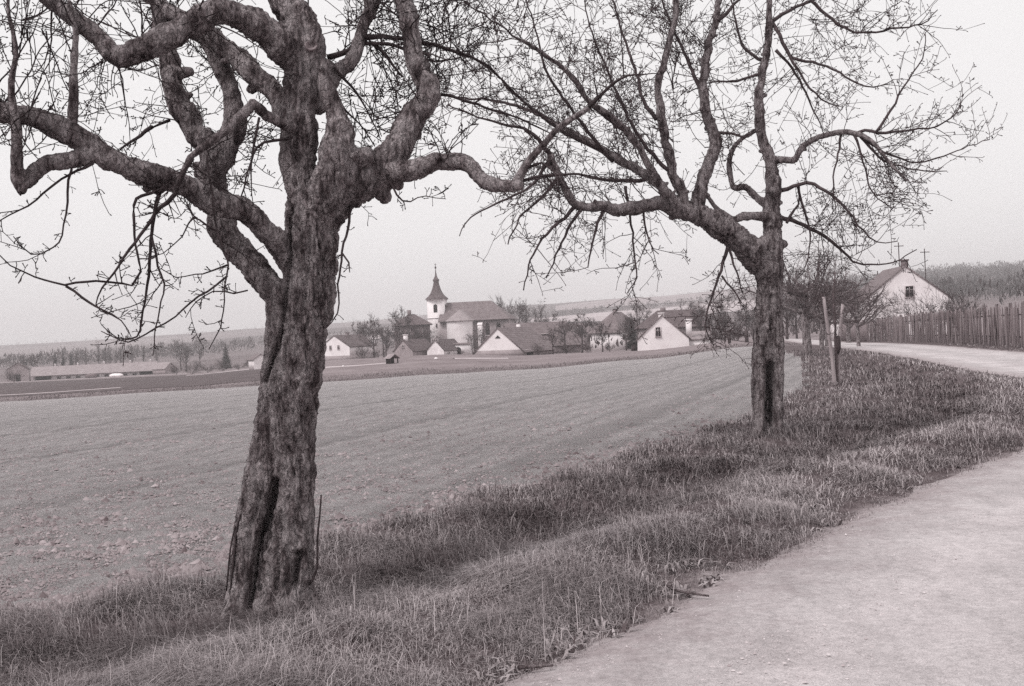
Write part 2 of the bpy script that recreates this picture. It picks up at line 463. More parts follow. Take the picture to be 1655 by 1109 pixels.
# ground material: short turf and soil near, meadows and strips of fields far off
mg, nt, b = new_mat('ground_turf')
n1 = add_noise(nt, 5.0, 6, 0.7); n2 = add_noise(nt, 0.8, 4, 0.6); n3 = add_noise(nt, 60, 3, 0.7)
turf = ramp(nt, n1, [(0.3, 0.055), (0.5, 0.10), (0.7, 0.16)])
turf = mixc(nt, 0.6, turf, ramp(nt, n3, [(0.35, 0.45), (0.65, 1.0)]), 'MULTIPLY')
soil = ramp(nt, n1, [(0.3, 0.24), (0.7, 0.42)])
soil = mixc(nt, 0.5, soil, ramp(nt, n3, [(0.35, 0.5), (0.65, 1.0)]), 'MULTIPLY')
sh = maths(nt, 'ADD', maths(nt, 'MULTIPLY', attr(nt, 'road'), -1.0), maths(nt, 'MULTIPLY', n2, 1.6))
near_road = ramp(nt, sh, [(0.30, (0, 0, 0, 1)), (0.62, (1, 1, 1, 1))])
near_c = mixc(nt, near_road, turf, soil)
v = nt.nodes.new('ShaderNodeTexVoronoi'); v.inputs['Scale'].default_value = 0.0052
mp = nt.nodes.new('ShaderNodeMapping'); mp.inputs['Scale'].default_value = (1.0, 0.55, 0.0); mp.inputs['Rotation'].default_value = (0, 0, 0.35)
nt.links.new(nt.nodes.new('ShaderNodeNewGeometry').outputs['Position'], mp.inputs[0]); nt.links.new(mp.outputs[0], v.inputs[0])
sep = nt.nodes.new('ShaderNodeSeparateColor'); nt.links.new(v.outputs['Color'], sep.inputs[0])
farf = ramp(nt, sep.outputs[0], [(0.1, 0.08), (0.5, 0.13), (0.9, 0.20)])
farf = mixc(nt, 0.5, farf, ramp(nt, add_noise(nt, 0.06, 5, 0.7), [(0.3, 0.5), (0.7, 1.0)]), 'MULTIPLY')
mead = ramp(nt, add_noise(nt, 0.22, 6, 0.7), [(0.3, 0.13), (0.7, 0.24)])
dist = attr(nt, 'dist')
c = mixc(nt, ramp(nt, maths(nt, 'MULTIPLY', dist, 1 / 200.0), [(0.40, (0, 0, 0, 1)), (0.49, (1, 1, 1, 1))]), near_c, mead)
c = mixc(nt, ramp(nt, maths(nt, 'MULTIPLY', dist, 1 / 1000.0), [(0.22, (0, 0, 0, 1)), (0.45, (1, 1, 1, 1))]), c, farf)
nt.links.new(c, b.inputs['Base Color'])
bump(nt, b, maths(nt, 'ADD', n1, maths(nt, 'MULTIPLY', n3, 0.5)), 0.7, 0.03)
M['ground'] = mg

# ploughed and drilled soil
mf, nt, b = new_mat('ploughed_soil')
n1 = add_noise(nt, 14, 6, 0.75); n2 = add_noise(nt, 0.35, 4, 0.6); n3 = add_noise(nt, 70, 3, 0.7); n4 = add_noise(nt, 2.2, 5, 0.7)
c = ramp(nt, n1, [(0.28, 0.49), (0.5, 0.75), (0.72, 0.88)])
c = mixc(nt, 0.6, c, ramp(nt, n3, [(0.35, 0.28), (0.6, 1.0)]), 'MULTIPLY')
c = mixc(nt, 0.35, c, ramp(nt, n2, [(0.3, 0.55), (0.6, 1.0)]), 'MULTIPLY')
c = mixc(nt, 0.4, c, ramp(nt, n4, [(0.3, 0.5), (0.6, 1.0)]), 'MULTIPLY')
tl = nt.nodes.new('ShaderNodeTexWave'); tl.bands_direction = 'X'; tl.inputs['Scale'].default_value = 0.07; tl.inputs['Distortion'].default_value = 0.5; tl.inputs['Detail'].default_value = 3; tl.inputs['Detail Scale'].default_value = 1.5
mpt = nt.nodes.new('ShaderNodeMapping'); mpt.inputs['Rotation'].default_value = (0, 0, 0.34)
nt.links.new(nt.nodes.new('ShaderNodeNewGeometry').outputs['Position'], mpt.inputs[0]); nt.links.new(mpt.outputs[0], tl.inputs[0])
c = mixc(nt, maths(nt, 'MULTIPLY', n2, 0.8), c, ramp(nt, tl.outputs['Fac'], [(0.0, 0.5), (0.05, 1.0)]), 'MULTIPLY')
w = nt.nodes.new('ShaderNodeTexWave'); w.bands_direction = 'X'; w.inputs['Scale'].default_value = 0.62
w.inputs['Distortion'].default_value = 3.0; w.inputs['Detail'].default_value = 3; w.inputs['Detail Scale'].default_value = 0.6
mp = nt.nodes.new('ShaderNodeMapping'); mp.inputs['Rotation'].default_value = (0, 0, 0.33)
nt.links.new(nt.nodes.new('ShaderNodeNewGeometry').outputs['Position'], mp.inputs[0]); nt.links.new(mp.outputs[0], w.inputs[0])
c = mixc(nt, 0.24, c, ramp(nt, w.outputs['Fac'], [(0.1, 0.45), (0.7, 1.0)]), 'MULTIPLY')
nt.links.new(c, b.inputs['Base Color'])
bump(nt, b, maths(nt, 'ADD', maths(nt, 'ADD', n1, n3), maths(nt, 'MULTIPLY', w.outputs['Fac'], 0.6)), 1.0, 0.12)
M['field'] = mf

shoulder = np.clip(np.where(RD > 0, RD, np.maximum(0, -RD - ROAD_W)), 0, 20)
dist_a = np.hypot(X, Y)
g_o = obj('ground', submesh('ground', VT, Q[~fm], M['ground'], {'road': shoulder, 'dist': dist_a})); tag(g_o, kind='structure')
f_o = obj('ploughed_field', submesh('ploughed_field', VT, Q[fm], M['field'], {'dist': dist_a})); tag(f_o, kind='structure')

# ------------------------------------------------------------------ road: a pale dirt strip with ragged edges
mr, nt, b = new_mat('dirt_road')
n1 = add_noise(nt, 22, 6, 0.75); n2 = add_noise(nt, 0.7, 5, 0.65); n3 = add_noise(nt, 110, 3, 0.7)
c = ramp(nt, n2, [(0.3, 0.56), (0.65, 0.71)])
c = mixc(nt, 0.55, c, ramp(nt, n1, [(0.3, 0.45), (0.6, 1.0)]), 'MULTIPLY')
c = mixc(nt, 0.6, c, ramp(nt, n3, [(0.33, 0.4), (0.6, 1.0)]), 'MULTIPLY')
c = mixc(nt, 0.5, c, ramp(nt, add_noise(nt, 2.6, 6, 0.7, (1, .5, 1)), [(0.3, 0.55), (0.55, 1.0)]), 'MULTIPLY')
rut = ramp(nt, maths(nt, 'ADD', attr(nt, 'across'), maths(nt, 'MULTIPLY', maths(nt, 'SUBTRACT', n2, 0.5), 0.12)), [(0.0, 0.8), (0.2, 0.8), (0.26, 0.999), (0.34, 0.9), (0.5, 0.7), (0.62, 0.9), (0.71, 0.999), (0.8, 0.8), (0.95, 1.0)])
c = mixc(nt, 0.6, c, rut, 'MULTIPLY')
c = mixc(nt, ramp(nt, maths(nt, 'MULTIPLY', maths(nt, 'ADD', attr(nt, 'edge'), maths(nt, 'MULTIPLY', add_noise(nt, 3.0, 7, 0.8), 2.0)), 0.4), [(0.40, (1, 1, 1, 1)), (0.68, (0, 0, 0, 1))]), c, ramp(nt, n1, [(0.3, 0.2), (0.7, 0.36)]))
nt.links.new(c, b.inputs['Base Color'])
bump(nt, b, maths(nt, 'ADD', n1, n3), 0.6, 0.02)
M['road'] = mr
rc = catmull(ROAD_L, 0.16)
tn = np.gradient(rc, axis=0); tn /= np.linalg.norm(tn, axis=1)[:, None]; nrm = np.stack([tn[:, 1], -tn[:, 0]], 1)
ncr = 26
sl = np.cumsum(np.concatenate([[0], np.linalg.norm(np.diff(rc, axis=0), axis=1)]))
eL = 0.12 * noise2(sl, 0 * sl, 1.2, 5); eR = 0.14 * noise2(sl, 0 * sl + 9, 1.7, 4)
VV, EE, AC = [], [], []
for k in range(ncr + 1):
    t = k / ncr
    off = (eL - 0.5) * (1 - t) + (ROAD_W + 0.3 + eR) * t
    p = rc + nrm * off[:, None]
    z = terrain(p[:, 0], p[:, 1]) - 0.014 + 0.04 * min(1, min(t, 1 - t) * (ROAD_W + .7) / 0.55) ** 0.7 + 0.012 * math.sin(math.pi * t)
    z = z + 0.012 * noise2(p[:, 0], p[:, 1], 0.9, 3) * (1 if 0 < k < ncr else 0)
    z = z - 0.012 * (math.exp(-((t - .25) / .06) ** 2) + math.exp(-((t - .72) / .06) ** 2))
    if k in (0, ncr): z -= 0.02
    VV.append(np.stack([p[:, 0], p[:, 1], z], 1)); EE.append(np.full(len(p), min(t, 1 - t) * ROAD_W)); AC.append(np.full(len(p), t))
m = len(rc); VV = np.concatenate(VV); EE = np.concatenate(EE)
J, K = np.meshgrid(np.arange(ncr), np.arange(m - 1), indexing='ij')
Qr = np.stack([J * m + K, J * m + K + 1, (J + 1) * m + K + 1, (J + 1) * m + K], -1).reshape(-1, 4)
r_o = obj('road', mesh_np('road', VV, Qr[:, ::-1], True, M['road'], {'edge': EE, 'across': np.concatenate(AC)})); tag(r_o, kind='structure')

# tracks beyond the field
def strip(name, pix, width, mat, label_kind='structure'):
    pts = np.array([P(u, v_, D)[:2] for u, v_, D in pix]); pts = catmull(pts, 1.0)
    t = np.gradient(pts, axis=0); t /= np.linalg.norm(t, axis=1)[:, None]; n = np.stack([t[:, 1], -t[:, 0]], 1)
    w = width * (1 + 0.25 * noise2(pts[:, 0], pts[:, 1], 0.4, 2)) / 2
    L = []
    for k in np.linspace(-1, 1, 5):
        q = pts + n * (k * w)[:, None]
        L.append(np.stack([q[:, 0], q[:, 1], terrain(q[:, 0], q[:, 1]) + (0.07 if abs(k) < 1 else 0.0)], 1))
    m = len(pts); J, K = np.meshgrid(np.arange(4), np.arange(m - 1), indexing='ij')
    Fq = np.stack([J * m + K, J * m + K + 1, (J + 1) * m + K + 1, (J + 1) * m + K], -1).reshape(-1, 4)
    o = obj(name, mesh_np(name, np.concatenate(L), Fq[:, ::-1], True, mat)); tag(o, kind=label_kind); return o
M['track'] = simple_mat('pale_track', 0.34, 0.5, 0.8, 5, 0.2, 0.02)
M['pale_crop'] = simple_mat('pale_crop', 0.30, 0.42, 0.05, 5, 0.0)
strip('path', [(500, 0, 112), (545, 0, 112), (600, 0, 113)], 0.8, M['track'])
strip('path', [(708, 0, 116), (750, 0, 117), (795, 0, 118)], 0.8, M['track'])
strip('path', [(-120, 0, 103), (20, 0, 104), (90, 0, 106), (165, 0, 108)], 0.8, M['track'])
strip('path', [(268, 0, 190), (340, 0, 200), (430, 0, 205)], 2.0, M['track'])
strip('farmyard', [(-60, 0, 250), (60, 0, 258), (160, 0, 262), (290, 0, 262)], 14.0, simple_mat('yard_dirt', 0.16, 0.34, 0.5, 5, 0.2, 0.02))
def patch(name, cols, mat, lift=0.5):
    """a far field: columns of (u, D_near, D_far)"""
    L = []; n = 14
    us = np.linspace(cols[0][0], cols[-1][0], 40)
    d0 = np.interp(us, [c_[0] for c_ in cols], [c_[1] for c_ in cols]); d1 = np.interp(us, [c_[0] for c_ in cols], [c_[2] for c_ in cols])
    for k in range(n):
        D = d0 + (d1 - d0) * k / (n - 1); x = (us - W0 / 2) / F0 * D
        L.append(np.stack([x, D, terrain(x, D) + lift], 1))
    m = len(us); J, K = np.meshgrid(np.arange(n - 1), np.arange(m - 1), indexing='ij')
    Fq = np.stack([J * m + K, J * m + K + 1, (J + 1) * m + K + 1, (J + 1) * m + K], -1).reshape(-1, 4)
    o = obj(name, mesh_np(name, np.concatenate(L), Fq, True, mat)); tag(o, kind='structure')
patch('far_field', [(860, 700, 800), (960, 640, 840), (1100, 620, 860), (1230, 640, 850)], M['pale_crop'])
patch('far_field', [(520, 560, 640), (575, 560, 680), (625, 600, 700)], M['pale_crop'])
patch('far_field', [(625, 700, 800), (680, 680, 820), (720, 690, 780)], M['pale_crop'])
patch('far_field', [(900, 1020, 1250), (1000, 1000, 1350), (1180, 1000, 1300)], simple_mat('stubble', 0.18, 0.28, 0.05, 5, 0.0))

patch('winter_crop', [(-160, 97, 225), (60, 98, 232), (260, 97, 214), (440, 97, 175)], simple_mat('winter_crop', 0.045, 0.10, 0.5, 6, 0.3, 0.05), 0.03)

# ------------------------------------------------------------------ grass on the verges, thousands of real blades
def blades(x, y, h, w, tone, lean, seed, base_dz=-0.01, heading=None):
    r = np.random.default_rng(seed); n = len(x)
    z = terrain(x, y) + base_dz
    a = r.uniform(0, 2 * math.pi, n) if heading is None else heading
    sx, sy = np.cos(a + math.pi / 2), np.sin(a + math.pi / 2)      # blade width axis
    bx, by = np.cos(a), np.sin(a)                                  # bend direction
    P0 = np.stack([x, y, z], 1); S = np.stack([sx, sy, 0 * sx], 1); B = np.stack([bx, by, 0 * bx], 1); Zv = np.array((0, 0, 1.0))
    l = lean
    m1 = P0 + B * (0.25 * h * l)[:, None] + Zv * (0.55 * h * (1 - 0.18 * l))[:, None]
    tp = P0 + B * (0.85 * h * l)[:, None] + Zv * (1.0 * h * (1 - 0.55 * l))[:, None]
    V = np.stack([P0 - S * (w / 2)[:, None], P0 + S * (w / 2)[:, None], m1 + S * (w * 0.4)[:, None], m1 - S * (w * 0.4)[:, None], tp], 1).reshape(-1, 3)
    i = np.arange(n)[:, None] * 5
    return V, i + np.array([[0, 1, 2, 3]]), i + np.array([[3, 2, 4]]), np.repeat(tone, 5)
def scatter(n, dmin, dmax, power, seed, umin=-60, umax=1715):
    r = np.random.default_rng(seed)
    t = r.uniform(0, 1, n)
    D = (dmin ** (1 - power) + t * (dmax ** (1 - power) - dmin ** (1 - power))) ** (1 / (1 - power))
    x = (r.uniform(umin, umax, n) - W0 / 2) / F0 * D
    return x, D
M['grass'] = tone_mat('grass_blades', 0.06, 0.56)
x, y = scatter(850000, 3.6, 60, 1.65, 21)
for a_, b_, s_ in ((-420, -60, 22), (1715, 1980, 23)):      # the verge goes on beside the view
    x2, y2 = scatter(70000, 3.0, 22, 1.4, s_, a_, b_); x = np.concatenate([x, x2]); y = np.concatenate([y, y2])
rd = road_d(x, y)
fx = in_poly(x + 0.2 * noise2(x, y, 1.1, 2, 3.0), y + 0.2 * noise2(x, y, 1.1, 2, 8.0), FIELD)
dens = 0.55 + 0.75 * noise2(x, y, 1.6, 3, 2.0)
edge = np.clip((np.where(rd > -1.5, rd + 0.28, -rd - ROAD_W + 0.1) - 0.04 + 0.30 * noise2(x, y, 2.2, 2, 6.0)) / 0.9, 0, 1)
edge = edge ** 2.0
keep = (~fx) & ((rd > -0.35) | (rd < -ROAD_W + 0.1)) & (np.random.default_rng(5).uniform(0, 1, len(x)) < np.clip(dens, 0.15, 1) * edge)
x, y, rd = x[keep], y[keep], rd[keep]
r = np.random.default_rng(33); n = len(x)
D = y
tuss = np.clip(0.5 + 1.0 * noise2(x, y, 1.1, 3, 9.0), 0, 1)
hollow_band = np.exp(-((rd - 2.5) / 0.75) ** 2)  # band along the hollow: taller blades, darker tone
dry = np.exp(-((rd - 1.4) / 0.45) ** 2)  # band along the ridge: paler tone
short = np.clip((rd + .1) / 1.0, 0.22, 1); short = np.where(rd < -2, 0.9, short)
t1d = np.minimum(np.hypot(x + 1.43, y - 6.45), np.hypot(x - 3.5, y - 15.1))
h = (0.07 + 0.18 * tuss + 0.05 * hollow_band + 0.12 * np.exp(-(t1d / 0.45) ** 2)) * short * r.uniform(0.5, 1.25, n)
wd = r.uniform(0.0025, 0.005, n) * np.clip(D / 6.5, 0.8, 6)
tone = np.clip(0.43 + 0.2 * dry - 0.26 * hollow_band * (0.5 + tuss) * 0.75 + r.normal(0, 0.17, n) + 0.22 * noise2(x, y, 0.9, 2, 14.0), 0.0, 1)
lean = np.clip(r.beta(2.6, 1.5, n) * 1.5, 0.15, 1.5)
head = np.where(r.uniform(0, 1, n) < 0.55, math.radians(205) + r.normal(0, 0.6, n) + 1.5 * noise2(x, y, 0.7, 2, 4.0), r.uniform(0, 6.28, n))
V, Fq, Ft, T = blades(x, y, h, wd, tone, lean, 4, heading=head)
tag(obj('verge_grass', mesh_np('verge_grass', V, [Fq, Ft], False, M['grass'], {'tone': T})), 'matted dry and green grass blades growing on the road verges', 'grass', kind='stuff')
# taller dry stalks and broad-leaved weeds among the grass
x, y = scatter(6000, 4.2, 22, 1.6, 61); rd = road_d(x, y)
ok = (rd > 0.35) & (rd < 4.0) & ~in_poly(x, y, FIELD) & (noise2(x, y, 1.0, 2, 21.0) > 0.05); x, y = x[ok], y[ok]; n = len(x); r = np.random.default_rng(62)
V, Fq, Ft, T = blades(x, y, r.uniform(0.12, 0.36, n), r.uniform(0.002, 0.0035, n), r.uniform(0.55, 1.0, n), r.uniform(0.2, 1.3, n), 63)
tag(obj('dry_stalks', mesh_np('dry_stalks', V, [Fq, Ft], False, M['grass'], {'tone': T})), 'pale dry stalks standing above the verge grass', 'grass', kind='stuff')
x, y = scatter(2600, 4.2, 16, 1.9, 64); rd = road_d(x, y)
ok = (rd > 0.32) & (rd < 1.3) & (noise2(x, y, 1.4, 2, 31.0) > 0.12); x, y = x[ok], y[ok]; r = np.random.default_rng(65)
x = np.repeat(x, 7) + r.normal(0, .018, len(x) * 7); y = np.repeat(y, 7) + r.normal(0, .018, len(y) * 7); n = len(x)
V, Fq, Ft, T = blades(x, y, r.uniform(0.05, 0.12, n), r.uniform(0.01, 0.026, n), np.clip(r.normal(0.35, .2, n), 0, 1), r.uniform(0.6, 1.5, n), 66)
tag(obj('roadside_weeds', mesh_np('roadside_weeds', V, [Fq, Ft], False, M['grass'], {'tone': T})), 'low broad-leaved weeds growing along the edge of the road', 'weeds', kind='stuff')
# rough grass strip on the far side of the field
x = rng.uniform(-62, 42, 24000); y = 82 + 16 * rng.beta(1.1, 1.6, 24000)
ok = (road_d(x, y) > 1.0) & (np.abs(x / y) < 0.55); x, y = x[ok], y[ok]; n = len(x)
tone = np.clip(0.18 + 0.18 * (x + 62) / 104 + rng.normal(0, 0.1, n), 0, 1)
V, Fq, Ft, T = blades(x, y, rng.uniform(0.05, 0.26, n) * np.clip(0.7 + 1.2 * noise2(x, y, 0.3, 3), 0.1, 2), rng.uniform(0.02, 0.05, n), tone, rng.uniform(0.1, 0.9, n), 8)
tag(obj('rough_grass', mesh_np('rough_grass', V, [Fq, Ft], False, M['grass'], {'tone': T})), 'dark rough grass strip along the far edge of the field', 'grass', kind='stuff')

# ------------------------------------------------------------------ clods of soil, straw and road grit
M['clod'] = tone_mat('soil_clod', 0.10, 0.37, 0.95)
OCT = np.array([(1, 0, 0), (-1, 0, 0), (0, 1, 0), (0, -1, 0), (0, 0, 1)], float)
OF = np.array([(0, 2, 4), (2, 1, 4), (1, 3, 4), (3, 0, 4)])
def lumps(name, x, y, s, tone, mat, label, cat, zoff=0.2, flat=0.65, seed=1, dz=0.0):
    r = np.random.default_rng(seed); n = len(x)
    a = r.uniform(0, 6.28, n); ca, sa = np.cos(a), np.sin(a)
    v = OCT[None] * r.uniform(0.55, 1.35, (n, 5, 1)) + r.normal(0, 0.16, (n, 5, 3))
    v[:, :4, 2] -= 0.35
    v[..., 2] *= flat
    v *= s[:, None, None]
    vx = v[..., 0] * ca[:, None] - v[..., 1] * sa[:, None]; vy = v[..., 0] * sa[:, None] + v[..., 1] * ca[:, None]
    z = terrain(x, y) + dz
    V = np.stack([vx + x[:, None], vy + y[:, None], v[..., 2] + (z + s * zoff)[:, None]], -1).reshape(-1, 3)
    Fc = (np.arange(n)[:, None, None] * 5 + OF[None]).reshape(-1, 3)
    return tag(obj(name, mesh_np(name, V, Fc, False, mat, {'tone': np.repeat(tone, 5)})), label, cat, kind='stuff')
x, y = scatter(130000, 6.0, 26, 2.3, 41, -250)
ok = in_poly(x + 0.3 * noise2(x, y, 1.1, 2, 3.0), y + 0.3 * noise2(x, y, 1.1, 2, 8.0), FIELD); x, y = x[ok], y[ok]
r = np.random.default_rng(42); n = len(x)
s = np.clip(r.lognormal(math.log(0.0082), 0.55, n), 0.0035, 0.05) * np.clip((y / 10) ** 0.15, 1, 1.4) * (1 + 0.5 * noise2(x, y, 0.8, 2, 1.0))
lumps('soil_clods', x, y, s, np.clip(r.normal(0.5, 0.2, n) + 0.2 * noise2(x, y, 0.5, 2), 0, 1), M['clod'], 'loose pale clods and crumbs lying on the ploughed soil', 'soil', dz=0.03 * 0, seed=3)
# bigger clods turned up along the edge of the plough
ex = catmull(FIELD[2:10], 0.02)
r = np.random.default_rng(44); i = r.integers(0, len(ex), 2600); x = ex[i, 0] + r.normal(-0.1, 0.28, 2600); y = ex[i, 1] + r.normal(0.1, 0.28, 2600)
lumps('edge_clods', x, y, np.clip(r.lognormal(math.log(0.021), 0.45, 2600), 0.008, 0.06), np.clip(r.normal(0.32, 0.2, 2600), 0, 1), M['clod'], 'larger clods turned up where the plough met the grass verge', 'soil', seed=5)
# grit on the road
x, y = scatter(50000, 3.6, 40, 1.9, 45); rd = road_d(x, y)
ok = (rd < 0.15) & (rd > -ROAD_W - 0.2) & (np.random.default_rng(3).uniform(0, 1, len(x)) < 0.25 + 0.75 * np.exp(-(np.minimum(np.abs(rd), np.abs(rd + ROAD_W)) / 0.5))); x, y = x[ok], y[ok]
r = np.random.default_rng(46); n = len(x)
M['grit'] = tone_mat('road_grit', 0.30, 0.62, 0.9)
lumps('road_grit', x, y, np.clip(r.lognormal(math.log(0.003), 0.55, n), 0.0015, 0.012) * np.clip((y / 8) ** .4, 1, 2), np.clip(r.normal(0.5, 0.25, n), 0, 1), M['grit'], 'small stones and grit scattered over the pale dirt road', 'gravel', zoff=0.3, seed=7, dz=0.024)
# ------------------------------------------------------------------ fruit trees
def path3(pts, D0, step=0.03):
    """pts: (u, v, width_px, depth offset) -> centreline (n,3), radius (n)"""
    q = np.array([np.concatenate([P(u, v_, D0 + d), [w * 0.5 * (D0 + d) / F0]]) for u, v_, w, d in pts])
    c = catmull(q, step); return c[:, :3], np.maximum(c[:, 3], 0.0015)
def dens_path(p, r, rg, amp=0.12, sc=6.0):
    """uneven, knobbly radius along a limb"""
    n = noise3(p * sc) * amp + noise3(p * sc * 2.7 + 9) * amp * 0.6
    return r * (1 + n)
def rand_perp(d, rg):
    v = rg.normal(size=3); v -= d * v.dot(d); return v / (np.linalg.norm(v) + 1e-9)
def spur(mb, p, d, L, r, rg, n, tone=None):
    """a short crooked fruiting spur with a swollen bud at its tip"""
    e = d + rg.normal(0, 0.35, 3); e /= math.sqrt(e.dot(e))
    a = p + d * L * 0.5; b_ = a + e * L * 0.5
    f = e * r
    mb.tube(np.array([p, a, b_, b_ + f * 2.0, b_ + f * 4.5]), [r * 0.9, r * 0.8, r * 0.9, r * 1.5, r * 0.3], n, tone, cap=False)
    return a, b_, e
def walk(p, d, L, r0, r1, rg, seg, wander, trop):
    n = max(3, int(L / seg) + 1)
    dd = np.asarray(d, float) + np.cumsum(rg.normal(0, wander, (n - 1, 3)), axis=0) + np.outer(np.arange(1, n) * seg, trop)
    dd *= (L / (n - 1)) / np.sqrt((dd ** 2).sum(1))[:, None]
    return np.vstack([np.asarray(p, float)[None], p + np.cumsum(dd, axis=0)]), np.linspace(r0, r1, n)
def dress(mb, pts, rad, rg, prm, lvl, t0=0.1):
    """twigs and spurs along an existing branch"""
    seg = np.linalg.norm(np.diff(pts, axis=0), axis=1); L = seg.sum(); cum = np.concatenate([[0], np.cumsum(seg)])
    def at(s):
        i = min(max(np.searchsorted(cum, s) - 1, 0), len(seg) - 1); f = (s - cum[i]) / (seg[i] + 1e-9)
        d = (pts[i + 1] - pts[i]) / (seg[i] + 1e-9)
        return pts[i] * (1 - f) + pts[i + 1] * f, d, rad[i] * (1 - f) + rad[i + 1] * f
    if lvl < prm['maxlvl']:
        nb = rg.poisson(prm['twigs'][lvl] * L)
        for _ in range(nb):
            s = L * (t0 + (1 - t0) * rg.uniform()); p, d, r = at(s)
            q = rand_perp(d, rg) + np.array(prm.get('bias', (0, 0, 0.2)))
            ang = math.radians(rg.uniform(30, 75)); e = d * math.cos(ang) + q / np.linalg.norm(q) * math.sin(ang); e /= np.linalg.norm(e)
            l = prm['len'][lvl] * rg.uniform(0.35, 1.25); rr_ = min(r * 0.7, prm['rad'][lvl] * rg.uniform(0.75, 1.2))
            twig(mb, p, e, l, rr_, rg, prm, lvl + 1)
    ns = rg.poisson(prm['spurs'] * L)
    for _ in range(ns):
        s = L * rg.uniform(0.03, 1.0); p, d, r = at(s)
        if r > 0.03: continue
        q = rand_perp(d, rg); e = q + d * rg.uniform(-0.1, 0.7) + np.array((0, 0, 0.15)); e /= np.linalg.norm(e)
        sr = prm['spur_r'] * rg.uniform(0.75, 1.3)
        a, b_, e2 = spur(mb, p, e, prm['spur_l'] * rg.uniform(0.25, 1.4), sr, rg, prm['sides'])
        if rg.uniform() < 0.55:
            spur(mb, a, (e2 + rand_perp(e2, rg) * 1.1) / 1.5, prm['spur_l'] * rg.uniform(0.3, 0.8), sr * 0.9, rg, prm['sides'])
def twig(mb, p, d, L, r, rg, prm, lvl):
    g = prm['trop'][min(lvl - 1, len(prm['trop']) - 1)]
    pts, rad = walk(p, d, L, r, max(r * 0.45, prm['rmin']), rg, prm['seg'], prm['wander'], (0, 0, g * rg.uniform(0.3, 1.5)))
    mb.tube(pts, rad, prm['sides'], cap=False)
    e = pts[-1] - pts[-2]; e /= np.linalg.norm(e)
    spur(mb, pts[-1], e, prm['spur_l'] * 0.4, prm['spur_r'], rg, prm['sides'])
    dress(mb, pts, rad, rg, prm, lvl)

